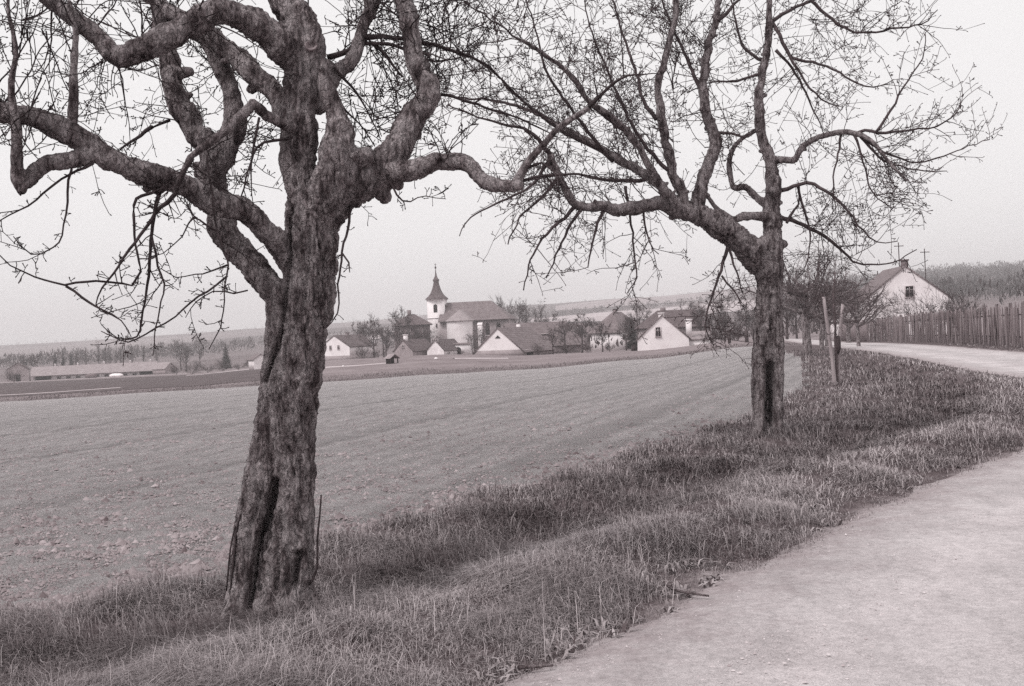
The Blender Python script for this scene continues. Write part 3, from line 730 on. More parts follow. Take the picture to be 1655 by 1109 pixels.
def wood(name, parts, D0, voxel, root, mats, bark_amp=1.0, clefts=()):
    """fuses the trunk and limbs into one skin of bark, then hands each its own share of that skin.
    parts: list of (name, [list of point lists])"""
    mb = MB(); segs = []
    for k, (nm, plist) in enumerate(parts):
        for pl in plist:
            p, r = path3(pl, D0, 0.05)
            jit = np.stack([noise3(p * 4.5 + 3), noise3(p * 4.5 + 40), noise3(p * 4.5 + 80)], 1)
            jit += 0.5 * np.stack([noise3(p * 11 + 3), noise3(p * 11 + 40), noise3(p * 11 + 80)], 1)
            if k > 0: p = p + jit * np.clip(r * 0.55, 0, 0.035)[:, None]
            r = dens_path(p, r, rng, 0.10 if k == 0 else 0.17, 7.0)
            # close the ends with a rounded cap
            t0 = p[0] - p[1]; t0 /= np.linalg.norm(t0); t1 = p[-1] - p[-2]; t1 /= np.linalg.norm(t1)
            pp = np.vstack([p[0] + t0 * r[0] * 0.5, p[0] + t0 * r[0] * 0.3, p, p[-1] + t1 * r[-1] * 0.3, p[-1] + t1 * r[-1] * 0.5])
            rp = np.concatenate([[r[0] * 0.3, r[0] * 0.8], r, [r[-1] * 0.8, r[-1] * 0.3]])
            mb.tube(pp, rp, 14)
            segs.append((k, p[:-1], p[1:], r[:-1]))
            # burrs, broken stubs and pruning collars
            rg_ = np.random.default_rng(k * 31 + len(p)); Lp = np.linalg.norm(np.diff(p, axis=0), axis=1).sum()
            for _ in range(rg_.poisson(3.2 * Lp) if k else 0):
                i_ = int(rg_.integers(1, len(p) - 1)); d_ = p[i_ + 1] - p[i_ - 1]; d_ /= np.linalg.norm(d_)
                q_ = rand_perp(d_, rg_); q_ = q_ + d_ * rg_.uniform(-.1, .5); q_ /= np.linalg.norm(q_)
                br = r[i_] * rg_.uniform(.28, .5) if k else r[i_] * rg_.uniform(.2, .38); ln = r[i_] * .75 + br * rg_.uniform(.5, 2.6)
                if br < voxel * 1.3: continue
                s_ = np.array([p[i_] + q_ * r[i_] * .3, p[i_] + q_ * r[i_] * .8, p[i_] + q_ * ln, p[i_] + q_ * (ln + br * .3)])
                mb.tube(s_, [br * 1.5, br * 1.3, br * .85, br * .5], 9); segs.append((k, s_[:-1], s_[1:], np.full(3, br)))
    me = mb.mesh('wood_tmp')
    o = bpy.data.objects.new('wood_tmp', me); COL.objects.link(o)
    md = o.modifiers.new('r', 'REMESH'); md.mode = 'VOXEL'; md.voxel_size = voxel; md.use_smooth_shade = True
    sm = o.modifiers.new('s', 'SMOOTH'); sm.iterations = 1; sm.factor = 0.5
    dg = bpy.context.evaluated_depsgraph_get()
    ev = bpy.data.meshes.new_from_object(o.evaluated_get(dg))
    n = len(ev.vertices); V = np.empty(n * 3); ev.vertices.foreach_get('co', V); V = V.reshape(-1, 3)
    N = np.empty(n * 3); ev.vertices.foreach_get('normal', N); N = N.reshape(-1, 3)
    F = np.empty(len(ev.polygons) * 4, int)
    ev.polygons.foreach_get('vertices', F) if all(p.loop_total == 4 for p in ev.polygons) else None
    F = F.reshape(-1, 4)
    bpy.data.objects.remove(o); bpy.data.meshes.remove(me); bpy.data.meshes.remove(ev)
    # nearest skeleton piece
    A0 = np.concatenate([s[1] for s in segs]); B0 = np.concatenate([s[2] for s in segs]); R0 = np.concatenate([s[3] for s in segs])
    I0 = np.concatenate([np.full(len(s[1]), s[0]) for s in segs])
    lab = np.empty(n, int); rad = np.empty(n); AB = B0 - A0; L2 = (AB ** 2).sum(1) + 1e-12
    for k in range(0, n, 4000):
        w = V[k:k + 4000, None, :] - A0[None]
        t = np.clip((w * AB[None]).sum(-1) / L2[None], 0, 1)
        d = np.linalg.norm(w - t[..., None] * AB[None], axis=-1) / R0[None]
        i = d.argmin(1); lab[k:k + 4000] = I0[i]; rad[k:k + 4000] = R0[i]
    # knobbly bark: big lumps, plates and fissures scaled to the thickness of the limb
    sc = np.clip(rad / 0.15, 0.12, 1.2)
    disp = 0.013 * fbm(V * np.array((8, 8, 4)), 3)
    disp += 0.013 * fbm(V * np.array((40, 40, 18)) + 5, 3)
    rid = 1 - np.abs(fbm(V * np.array((22, 22, 4)) + 31, 2)) * 2
    disp -= 0.016 * np.clip(rid - 0.5, 0, 1) * 2
    pit = noise3(V * np.array((16, 16, 11)) + 50); disp -= 0.022 * np.clip(pit - 0.32, 0, 1) * 2
    V0 = V; V = V + N * (disp * sc * bark_amp)[:, None]
    # clefts down the front of the trunk
    for line, wpx, dep in clefts:
        q = np.array([P(u, v_, D0) for u, v_ in line]); q = catmull(q, 0.02)
        qx = q[:, [0, 2]] * (D0 / q[:, 1])[:, None]; vx = V0[:, [0, 2]].copy(); vx[:, 1] = (vx[:, 1] - CAM_Z) ; qx[:, 1] = (q[:, 2] - CAM_Z) * D0 / q[:, 1]
        k_ = D0 / V0[:, 1]; vx *= k_[:, None]
        near = (lab == 0) & (N[:, 1] < 0.15) & (vx[:, 1] < qx[:, 1].max() + .1)
        ii = np.where(near)[0]; wm = wpx * D0 / F0
        for c_ in range(0, len(ii), 4000):
            j_ = ii[c_:c_ + 4000]; dd = np.linalg.norm(vx[j_, None, :] - qx[None], axis=-1).min(1)
            f_ = np.exp(-(dd / wm) ** 2) * dep
            V[j_, 1] += f_
    fl = np.array(lab)[F]; fl = np.sort(fl, axis=1)[:, 1]
    out = []
    for k, (nm, plist) in enumerate(parts):
        Fa = F[fl == k]
        if not len(Fa): continue
        idx, inv = np.unique(Fa, return_inverse=True)
        me = mesh_np(nm, V[idx], inv.reshape(Fa.shape), True, mats[k])
        # keep the normals of the whole skin so that no seam shows
        out.append(obj(nm, me, root))
    return out

# ---- the nearer tree
D1 = 6.45
t1 = empty('fruit_tree'); t1.location = (0, 0, 0)
tag(t1, 'old gnarled bare fruit tree with thick cleft trunk in the left foreground', 'tree', 'bare roadside fruit trees')
parts1 = [
 ('trunk', [
   [(450, 1030, 112, 0), (455, 990, 98, 0), (463, 940, 86, 0), (468, 880, 72, 0), (472, 820, 68, 0), (472, 760, 78, 0), (470, 700, 82, 0), (475, 640, 82, 0), (483, 580, 84, 0), (491, 520, 88, 0), (498, 460, 88, 0), (502, 400, 86, 0), (506, 350, 90, 0), (512, 315, 84, 0)],
   [(392, 1030, 78, -.02), (394, 985, 68, -.02), (397, 940, 60, -.02), (402, 880, 54, -.02), (413, 820, 56, -.02), (428, 760, 62, -.01), (437, 700, 58, 0), (441, 650, 52, 0), (444, 600, 44, .0), (446, 550, 38, .0), (449, 500, 38, 0), (449, 465, 46, 0)],
   [(478, 1020, 60, .08), (482, 950, 52, .08), (486, 880, 46, .08), (486, 800, 44, .08), (484, 700, 40, .08)],
   [(436, 1000, 60, .12), (436, 900, 56, .12), (446, 800, 56, .12), (456, 700, 56, .10)],
   [(400, 965, 46, -.05), (374, 1000, 40, -.12), (346, 1030, 26, -.18)], [(460, 975, 52, -.1), (472, 1010, 44, -.22), (488, 1040, 26, -.30)], [(420, 985, 44, -.1), (418, 1020, 40, -.24), (410, 1050, 24, -.32)],
   [(484, 950, 46, .05), (508, 985, 36, .05), (540, 1010, 20, .05)],
 ]),
 ('leader', [[(508, 380, 70, 0), (492, 320, 66, .02), (486, 260, 60, .04), (487, 200, 58, .05), (488, 150, 60, .05), (490, 110, 70, .05), (488, 72, 74, .05), (482, 40, 58, .06), (462, 4, 46, .08), (440, -40, 40, .1), (420, -115, 30, .14), (432, -205, 17, .18), (415, -300, 6, .2)],
              [(492, 90, 50, .04), (506, 62, 34, .0), (508, 40, 20, -.02)]]),
 ('dead_stub', [[(524, 340, 66, -.05), (537, 300, 62, -.09), (545, 255, 58, -.11), (547, 215, 50, -.12), (536, 175, 33, -.12), (526, 135, 26, -.12), (523, 100, 13, -.12)],
                [(556, 300, 30, -.12), (566, 262, 30, -.13), (564, 240, 20, -.13)]]),
 ('limb', [[(492, 110, 60, .05), (462, 78, 56, -.02), (425, 50, 50, -.1), (385, 28, 46, -.18), (345, 24, 45, -.25), (305, 38, 44, -.3), (265, 57, 42, -.34), (225, 78, 40, -.38), (192, 90, 37, -.4), (165, 68, 31, -.4), (130, 38, 29, -.42), (95, 12, 27, -.44), (55, -20, 25, -.46), (-20, -75, 19, -.5), (-90, -150, 12, -.5), (-140, -230, 5, -.5)]]),
 ('limb', [[(520, 345, 76, .02), (556, 312, 70, 0), (592, 285, 62, 0), (626, 258, 54, .02), (650, 216, 47, .05), (670, 184, 46, .08), (694, 156, 42, .1), (690, 135, 38, .12), (676, 110, 36, .14), (668, 70, 32, .18), (658, 22, 32, .22), (648, -45, 31, .28), (640, -120, 26, .34), (656, -220, 16, .4), (650, -310, 6, .44)]]),
 ('limb', [[(610, 272, 46, 0), (640, 276, 38, -.04), (668, 274, 36, -.08), (692, 264, 33, -.12), (722, 257, 29, -.16), (752, 262, 28, -.2), (772, 286, 26, -.24), (798, 300, 23, -.28), (842, 296, 20, -.32)],
           [(836, 290, 18, -.32), (848, 270, 14, -.34), (872, 238, 12, -.38), (905, 205, 10, -.45), (950, 175, 9, -.5)]]),
 ('limb', [[(512, 170, 40, .12), (535, 125, 28, .18), (562, 103, 24, .2), (580, 74, 22, .24), (584, 42, 20, .28), (603, 2, 20, .34), (622, -35, 19, .4), (650, -105, 13, .46), (684, -190, 5, .5)]]),
 ('limb', [[(452, 474, 44, 0), (424, 446, 46, .06), (394, 418, 44, .12), (367, 380, 44, .18), (351, 325, 43, .22), (346, 275, 43, .24), (336, 235, 43, .26), (312, 203, 40, .3), (288, 160, 37, .34), (272, 110, 33, .38), (265, 60, 28, .42), (258, 15, 25, .46), (250, -40, 22, .5), (238, -125, 15, .55), (250, -225, 5, .6)],
           [(346, 270, 42, .22), (366, 228, 38, .26), (384, 196, 36, .3), (374, 150, 29, .34), (359, 106, 26, .38), (338, 72, 24, .42), (308, 54, 22, .44), (280, 48, 18, .48)]]),
 ('limb', [[(468, 425, 44, -.02), (440, 376, 39, -.1), (394, 342, 39, -.2), (332, 317, 41, -.28), (272, 290, 41, -.36), (212, 267, 40, -.44), (166, 246, 38, -.5), (130, 225, 38, -.55), (88, 206, 36, -.6), (38, 190, 34, -.66), (-40, 172, 31, -.74), (-140, 150, 24, -.8), (-240, 118, 14, -.86), (-310, 78, 6, -.9)],
           [(166, 246, 34, -.5), (128, 252, 32, -.56), (92, 258, 30, -.62), (58, 274, 28, -.66), (34, 304, 25, -.7), (27, 270, 20, -.74), (25, 215, 16, -.76), (18, 150, 12, -.78), (24, 80, 9, -.8), (12, 10, 7, -.82), (16, -30, 6, -.82)],
           [(116, 222, 20, -.56), (118, 170, 16, -.55), (118, 120, 14, -.54), (122, 60, 11, -.52), (112, 0, 9, -.5)]]),
 ('limb', [[(474, 190, 44, .05), (440, 150, 38, .12), (400, 111, 36, .2), (360, 72, 32, .28), (325, 51, 28, .34), (290, 28, 25, .4), (250, 0, 22, .46), (192, -45, 15, .5), (140, -120, 5, .55)]]),
 ('limb', [[(480, 212, 24, -.02), (455, 200, 19, -.12), (428, 187, 18, -.22), (412, 168, 17, -.3), (398, 180, 16, -.34), (372, 206, 14, -.38), (340, 230, 13, -.42), (308, 256, 12, -.46), (290, 292, 10, -.48)]]),
]
wood('fruit_tree', parts1, D1, 0.0084, t1, [M['bark']] * 20, 1.0, [
  ([(445, 780), (441, 805), (432, 840), (420, 870), (414, 900), (412, 935), (404, 970), (398, 1000)], 4.5, 0.11),
  ([(470, 335), (467, 400), (462, 460), (456, 520), (447, 560), (437, 590), (428, 616)], 4.5, 0.07),
  ([(479, 900), (476, 920), (473, 945)], 8, 0.09), ([(420, 800), (412, 830), (402, 850)], 4, .03), ([(452, 830), (450, 900), (446, 960)], 4, .025), ([(498, 380), (497, 440), (488, 500)], 4, .03)])
# pruning scar and knot on the trunk
def scar(root, u, v_, D, wpx, hpx, nrm_, mat=M['cut_wood'], name='pruning_scar'):
    p = P(u, v_, D); nv = np.array(nrm_, float); nv /= np.linalg.norm(nv)
    a = np.cross((0, 0, 1.0), nv); a /= np.linalg.norm(a); b_ = np.cross(nv, a); mb = MB(); N_ = 18
    rg = np.random.default_rng(int(u)); ring = []
    for sc_, dz in ((1.2, -0.035), (1.12, 0.002), (0.98, 0.008), (0.92, 0.004), (0.5, -0.006)):
        for k in range(N_):
            t = 2 * math.pi * k / N_; j = 1 + 0.06 * math.sin(3 * t + 1) + 0.04 * math.sin(5 * t)
            ring.append(p + nv * dz + (a * math.cos(t) * wpx + b_ * math.sin(t) * hpx) * 0.5 * sc_ * j * D / F0)
    F = [(i * N_ + k, i * N_ + (k + 1) % N_, (i + 1) * N_ + (k + 1) % N_, (i + 1) * N_ + k) for i in range(4) for k in range(N_)]
    mb.add(ring, F); mb.add(ring, [tuple(range(4 * N_, 5 * N_))]); mb.build(name, mat, root, True)
scar(t1, 553, 213, D1 - 0.195, 30, 44, (0.28, -1, 0.05), M['bark'])
scar(t1, 503, 74, D1 - 0.06, 18, 14, (0.3, -1, 0.1))
mb = MB(); mb.tube(np.array([P(541, 350, D1 - .05), P(549, 356, D1 - .07), P(556, 358, D1 - .09)]), [.03, .028, .012], 8); mb.build('knot', M['bark_dark'], t1, True)

PR1 = dict(maxlvl=3, twigs=(4.4, 4.4, 2.6), len=(0.65, 0.36, 0.18), rad=(0.0065, 0.0045, 0.0034), spurs=12, spur_r=0.0026, spur_l=0.042, sides=3, rmin=0.0022,
           seg=0.045, wander=0.14, trop=(0.4, 0.2, 0.0))
def traced(root, lst, D0, prm, mat, seed, name='branch', lvl=1, scale=1.0):
    rg = np.random.default_rng(seed)
    for pl in lst:
        p, r = path3(pl, D0, prm['seg'])
        p = p + np.stack([noise3(p * 9 + 3), noise3(p * 9 + 40), noise3(p * 9 + 80)], 1) * 0.016 * (D0 / 6.5) ** .5
        r = r * np.linspace(0.95, 0.5, len(r)) * (1 + .12 * noise3(p * 25))
        mb = MB(); mb.tube(p, r, max(5, prm['sides'] + 1)); dress(mb, p, r, rg, prm, lvl)
        mb.build(name, mat, root, True)
PR1t = dict(PR1, twigs=(3.2, 3.6, 2.5), len=(0.35, 0.24, 0.12), trop=(0.1, 0.0, 0.0), bias=(0, 0, 0.0), spurs=22)
traced(t1, [
 [(308, 256, 11, -.46), (281, 312, 9, -.5), (251, 345, 8, -.52), (218, 392, 7, -.55), (184, 442, 6, -.58), (157, 490, 4, -.6), (196, 520, 4, -.6)],
 [(150, 262, 6, -.55), (100, 292, 5, -.6), (70, 314, 5, -.64), (17, 350, 4, -.7), (-30, 372, 4, -.75)],
 [(117, 262, 5, -.6), (110, 325, 5, -.62), (106, 362, 4, -.62), (98, 392, 4, -.64), (50, 412, 4, -.68), (22, 384, 3, -.7)],
 [(272, 300, 6, -.4), (220, 322, 6, -.45), (214, 362, 6, -.48), (218, 395, 5, -.5), (228, 440, 5, -.52), (210, 460, 5, -.55), (140, 455, 6, -.6), (103, 463, 6, -.62), (56, 448, 5, -.66), (17, 428, 4, -.7), (-15, 395, 3, -.72)],
 [(262, 300, 8, -.36), (256, 330, 8, -.34), (250, 365, 7, -.32), (240, 420, 7, -.3), (233, 487, 6, -.28), (221, 545, 5, -.26), (190, 548, 4, -.26), (163, 526, 3, -.26)],
 [(245, 380, 5, -.5), (254, 420, 5, -.52), (263, 473, 4, -.54), (252, 530, 4, -.56), (245, 575, 3, -.58)],
 [(335, 250, 5, -.3), (344, 320, 5, -.36), (350, 375, 5, -.4), (366, 418, 5, -.42), (363, 473, 4, -.44), (355, 530, 4, -.46), (340, 566, 3, -.48)],
 [(366, 446, 4, -.4), (335, 470, 4, -.45), (307, 492, 4, -.48), (251, 530, 4, -.52), (207, 552, 4, -.56), (165, 534, 3, -.58)],
 [(106, 465, 5, -.6), (156, 493, 5, -.62), (196, 521, 4, -.64), (212, 545, 3, -.66)],
 [(348, 372, 4, -.4), (310, 350, 4, -.45), (295, 380, 3, -.5), (262, 410, 3, -.52), (240, 418, 3, -.54)],
 [(366, 430, 4, -.36), (330, 442, 3, -.42), (285, 448, 3, -.46), (262, 436, 3, -.48)],
 [(400, 470, 3, -.2), (378, 474, 3, -.24), (345, 473, 3, -.28), (318, 490, 3, -.3), (300, 512, 2.5, -.32)],
 [(568, 334, 6, -.06), (560, 370, 5, -.1), (552, 408, 5, -.12), (547, 460, 5, -.14), (546, 505, 4, -.16), (530, 528, 3, -.18)],
 [(552, 408, 4, -.12), (563, 425, 4, -.14), (566, 442, 3, -.16)],
 [(470, 222, 6, -.05), (440, 228, 6, -.1), (415, 240, 5, -.15), (398, 290, 5, -.2), (384, 335, 4, -.22)],
 [(420, 190, 5, -.3), (412, 235, 5, -.32), (404, 280, 4, -.34), (408, 330, 3, -.36)],
 [(245, 205, 8, .2), (220, 225, 7, .1), (195, 244, 6, 0)],
 [(275, 196, 6, .28), (245, 206, 6, .22)],
 [(620, 280, 5, -.05), (650, 322, 4, -.1), (690, 318, 3, -.12), (720, 322, 2.5, -.14)],
], D1, PR1t, M['twig'], 101)
traced(t1, [
 [(586, 62, 12, .25), (620, 60, 10, .3), (655, 62, 9, .32), (700, 72, 8, .36), (760, 92, 7, .42), (800, 118, 6, .5), (840, 158, 5, .6)],
 [(530, 95, 12, .2), (560, 82, 11, .22), (590, 72, 9, .26), (640, 76, 8, .3), (700, 98, 6, .4), (745, 92, 5, .5)],
 [(602, 70, 8, .28), (628, 95, 7, .3), (650, 125, 6, .3)],
 [(950, 175, 8, -.5), (975, 150, 7, -.55), (1000, 128, 6, -.6), (1040, 118, 4, -.66), (1070, 122, 3, -.7)],
 [(690, 152, 6, .1), (740, 160, 6, .2), (796, 176, 5, .3), (850, 195, 5, .4), (900, 225, 4, .5)],
 [(545, 160, 5, -.1), (580, 200, 4, .1), (605, 235, 4, .15)],
 [(540, 110, 6, .1), (575, 150, 5, .2), (600, 190, 4, .25), (615, 225, 3, .28)],
 [(845, 292, 6, -.32), (880, 285, 5, -.36), (930, 283, 4, -.4), (990, 292, 3, -.45)],
 [(848, 272, 6, -.34), (875, 262, 5, -.36), (895, 278, 4, -.4), (905, 305, 3, -.44)],
], D1, PR1, M['twig'], 102)
# sprouts off the limbs: (points to sprout from, direction, length, number)
def sprouts(root, lst, D0, prm, mat, seed, name='twigs', lvl=1):
    rg = np.random.default_rng(seed)
    for (u0, v0, u1, v1, dd), (dx, dy, dz), spread, L, n_, r0 in lst:
        mb = MB()
        for _ in range(n_):
            t = rg.uniform(); p = P(u0 + (u1 - u0) * t, v0 + (v1 - v0) * t, D0 + dd + rg.normal(0, 0.02))
            d = np.array((dx, dy, dz)) + rg.normal(0, spread, 3); d /= np.linalg.norm(d)
            twig(mb, p, d, L * rg.uniform(0.5, 1.3), r0 * rg.uniform(.7, 1.2), rg, prm, lvl)
        tag(mb.build(name, mat, root, True), kind='stuff')
sprouts(t1, [
 ((190, 90, 60, -10, -.4), (-.2, 0, .8), .6, .55, 5, .006),
 ((330, 30, 200, 85, -.3), (0, .1, .7), .6, .5, 8, .006),
 ((190, 92, 170, 80, -.4), (-.2, 0, -1), .5, .4, 5, .005),
 ((-60, 165, -300, 90, -.82), (-.3, 0, .3), .8, .6, 9, .006),
 ((640, -120, 655, -290, .38), (0, 0, .3), .9, .7, 6, .006),
 ((430, -120, 420, -280, .16), (0, 0, .3), .9, .7, 6, .006),
 ((270, 110, 258, 0, .4), (-.5, 0, .4), .6, .5, 9, .006),
 ((130, 225, -20, 175, -.6), (-.2, 0, 1), .4, .5, 6, .006),
 ((118, 170, 118, 20, -.55), (-.5, 0, .5), .6, .5, 5, .005),
 ((24, 280, 20, 60, -.76), (.3, 0, .5), .7, .45, 6, .005),
 ((25, 200, -60, 20, -.6), (.5, 0, .3), .6, .7, 5, .006),
 ((100, 205, 30, 190, -.6), (-.1, 0, -.8), .5, .35, 5, .005),
 ((285, 160, 312, 203, .3), (-.7, 0, -.1), .5, .45, 5, .005),
 ((345, 300, 336, 240, .2), (.7, 0, .3), .6, .35, 6, .005),
 ((375, 150, 340, 75, .36), (-.2, 0, -.3), .7, .35, 7, .0045),
 ((400, 110, 330, 55, .2), (.2, 0, .6), .6, .4, 8, .005),
 ((384, 196, 360, 240, .25), (.6, 0, -.4), .6, .35, 8, .0045),
 ((440, 0, 500, 20, .1), (.1, 0, .8), .6, .4, 6, .005),
 ((340, 230, 290, 290, -.44), (-.3, 0, -.6), .7, .3, 7, .004),
 ((585, 60, 610, 0, .3), (.2, .1, .4), .8, .5, 14, .005),
 ((668, 90, 650, 0, .18), (.3, .1, .4), .7, .6, 14, .0055),
 ((650, 62, 760, 92, .36), (.2, .1, .6), .6, .5, 9, .005),
 ((640, 235, 690, 165, .06), (-.7, .2, .2), .6, .4, 6, .0045),
 ((700, 262, 760, 262, -.18), (.2, 0, .9), .5, .35, 5, .004),
 ((600, 200, 640, 120, .4), (-.2, .1, .3), .8, .5, 16, .0045),
 ((540, 60, 640, 20, .5), (0, .2, 0), .9, .6, 14, .0045),
 ((700, 60, 800, 110, .5), (.1, .1, 0), .9, .55, 12, .0045),
 ((560, 140, 600, 230, .5), (.3, .2, -.1), .8, .5, 8, .004),
 ((250, 0, 300, 30, .42), (-.2, 0, .5), .7, .5, 8, .005),
 ((100, 60, 0, 20, -.2), (-.2, .1, -.2), .7, .7, 4, .006),
 ((230, 70, 300, 40, .1), (-.2, 0, .1), .8, .5, 8, .005),
], D1, PR1, M['twig'], 103)
# thin suckers beside the foot of the trunk
for pl in ([(500, 945, 5, -.05), (512, 920, 4, -.05), (513, 870, 4, -.05), (517, 830, 3, -.05), (519, 800, 3, -.05)], [(372, 960, 4, -.1), (378, 900, 4, -.1), (382, 860, 3, -.1), (388, 832, 3, -.1)], [(366, 955, 3, -.1), (372, 890, 3, -.1), (380, 850, 2.5, -.1)]):
    p, r = path3(pl, D1, 0.04); mb = MB(); mb.tube(p, r, 5); mb.build('sucker', M['twig'], t1, True)

# ---- the second tree
D2 = 15.1
t2 = empty('fruit_tree'); tag(t2, 'bare fruit tree with hollow split trunk and spreading twiggy crown beside the road', 'tree', 'bare roadside fruit trees')
parts2 = [
 ('trunk', [
   [(1231, 745, 38, 0), (1230, 715, 34, 0), (1229, 680, 29, 0), (1228, 640, 27, 0), (1229, 600, 28, 0), (1233, 560, 34, 0), (1238, 520, 38, 0), (1242, 480, 40, 0), (1242, 440, 44, 0), (1238, 415, 46, 0)],
   [(1257, 745, 28, 0), (1257, 715, 23, 0), (1257, 660, 19, 0), (1258, 610, 19, 0), (1256, 570, 24, 0), (1252, 530, 28, 0), (1250, 480, 32, 0), (1249, 430, 34, 0), (1249, 400, 32, 0)],
   [(1243, 745, 34, .16), (1243, 680, 30, .16), (1243, 600, 30, .14), (1244, 540, 30, .1)],
   [(1234, 700, 14, -.1), (1236, 650, 13, -.1), (1237, 610, 10, -.08)]]),
 ('leader', [[(1248, 420, 34, 0), (1249, 380, 31, .02), (1249, 340, 29, .04), (1251, 300, 25, .06), (1242, 250, 19, .08), (1229, 205, 17, .1), (1225, 160, 15, .12), (1233, 116, 14, .14), (1241, 72, 13, .16), (1244, 35, 12, .18), (1242, -5, 10, .2), (1238, -60, 9, .24), (1230, -160, 6, .3), (1238, -250, 4, .3)],
             [(1250, 310, 26, -.04), (1251, 288, 24, -.05)]]),
 ('limb', [[(1240, 440, 46, -.04), (1208, 402, 44, -.15), (1165, 367, 40, -.3), (1122, 346, 35, -.45), (1085, 331, 28, -.55), (1045, 329, 23, -.65), (1005, 338, 22, -.75), (975, 334, 17, -.8), (932, 332, 14, -.9), (920, 318, 14, -.92), (904, 284, 13, -.95), (890, 250, 12, -1.0)]]),
 ('limb', [[(1124, 345, 26, -.4), (1130, 322, 24, -.4), (1142, 276, 22, -.35), (1155, 228, 19, -.3), (1140, 165, 17, -.25), (1138, 116, 15, -.2), (1145, 72, 13, -.15), (1156, 38, 12, -.1), (1162, -5, 10, 0), (1170, -60, 8, .1), (1186, -160, 4, .15)]]),
 ('limb', [[(1108, 338, 22, -.5), (1100, 312, 18, -.55), (1088, 284, 17, -.6), (1070, 200, 15, -.7), (1064, 138, 13, -.75), (1072, 106, 12, -.78), (1081, 73, 11, -.8), (1091, 27, 10, -.85), (1095, -40, 8, -.9), (1102, -140, 4, -.95)]]),
 ('limb', [[(1104, 338, 22, -.5), (1082, 316, 18, -.4), (1054, 289, 16, -.25), (1010, 265, 14, -.1), (965, 237, 12, .1), (908, 206, 10, .35), (875, 188, 8, .5)]]),
 ('limb', [[(1098, 334, 18, -.6), (1060, 285, 14, -.8), (1018, 217, 12, -1.0), (957, 168, 10, -1.3), (934, 136, 9, -1.45), (902, 103, 8, -1.6), (843, 65, 6, -1.9)]]),
 ('limb', [[(1246, 352, 20, .0), (1226, 348, 15, -.05), (1204, 348, 13, -.1), (1184, 356, 11, -.15), (1162, 340, 9, -.2), (1142, 318, 7, -.25)], [(1244, 335, 18, .05), (1222, 318, 12, .1), (1204, 300, 11, .15), (1186, 302, 10, .2), (1178, 272, 9, .25), (1183, 243, 8, .3), (1200, 222, 7, .35), (1224, 208, 6, .3)]]),
 ('limb', [[(1246, 258, 14, .06), (1268, 259, 11, -.02), (1286, 257, 11, -.1), (1291, 245, 11, -.14), (1312, 226, 10, -.2), (1347, 216, 10, -.3), (1384, 217, 9, -.4), (1413, 232, 7, -.5), (1440, 266, 6, -.6), (1466, 293, 5, -.7)]]),
]
wood('fruit_tree', parts2, D2, 0.015, t2, [M['bark']] * 20, 1.0, [
  ([(1244, 590), (1243, 620), (1242, 650), (1240, 700)], 5, 0.16), ([(1222, 620), (1220, 660), (1222, 690)], 3.5, .05), ([(1245, 450), (1247, 500), (1246, 560)], 4, .05)])
PR2 = dict(maxlvl=3, twigs=(6.0, 5.4, 3.0), len=(1.15, 0.6, 0.3), rad=(0.0095, 0.0066, 0.005), spurs=6, spur_r=0.0048, spur_l=0.055, sides=3, rmin=0.0036,
           seg=0.09, wander=0.11, trop=(0.15, -0.1, -0.1))
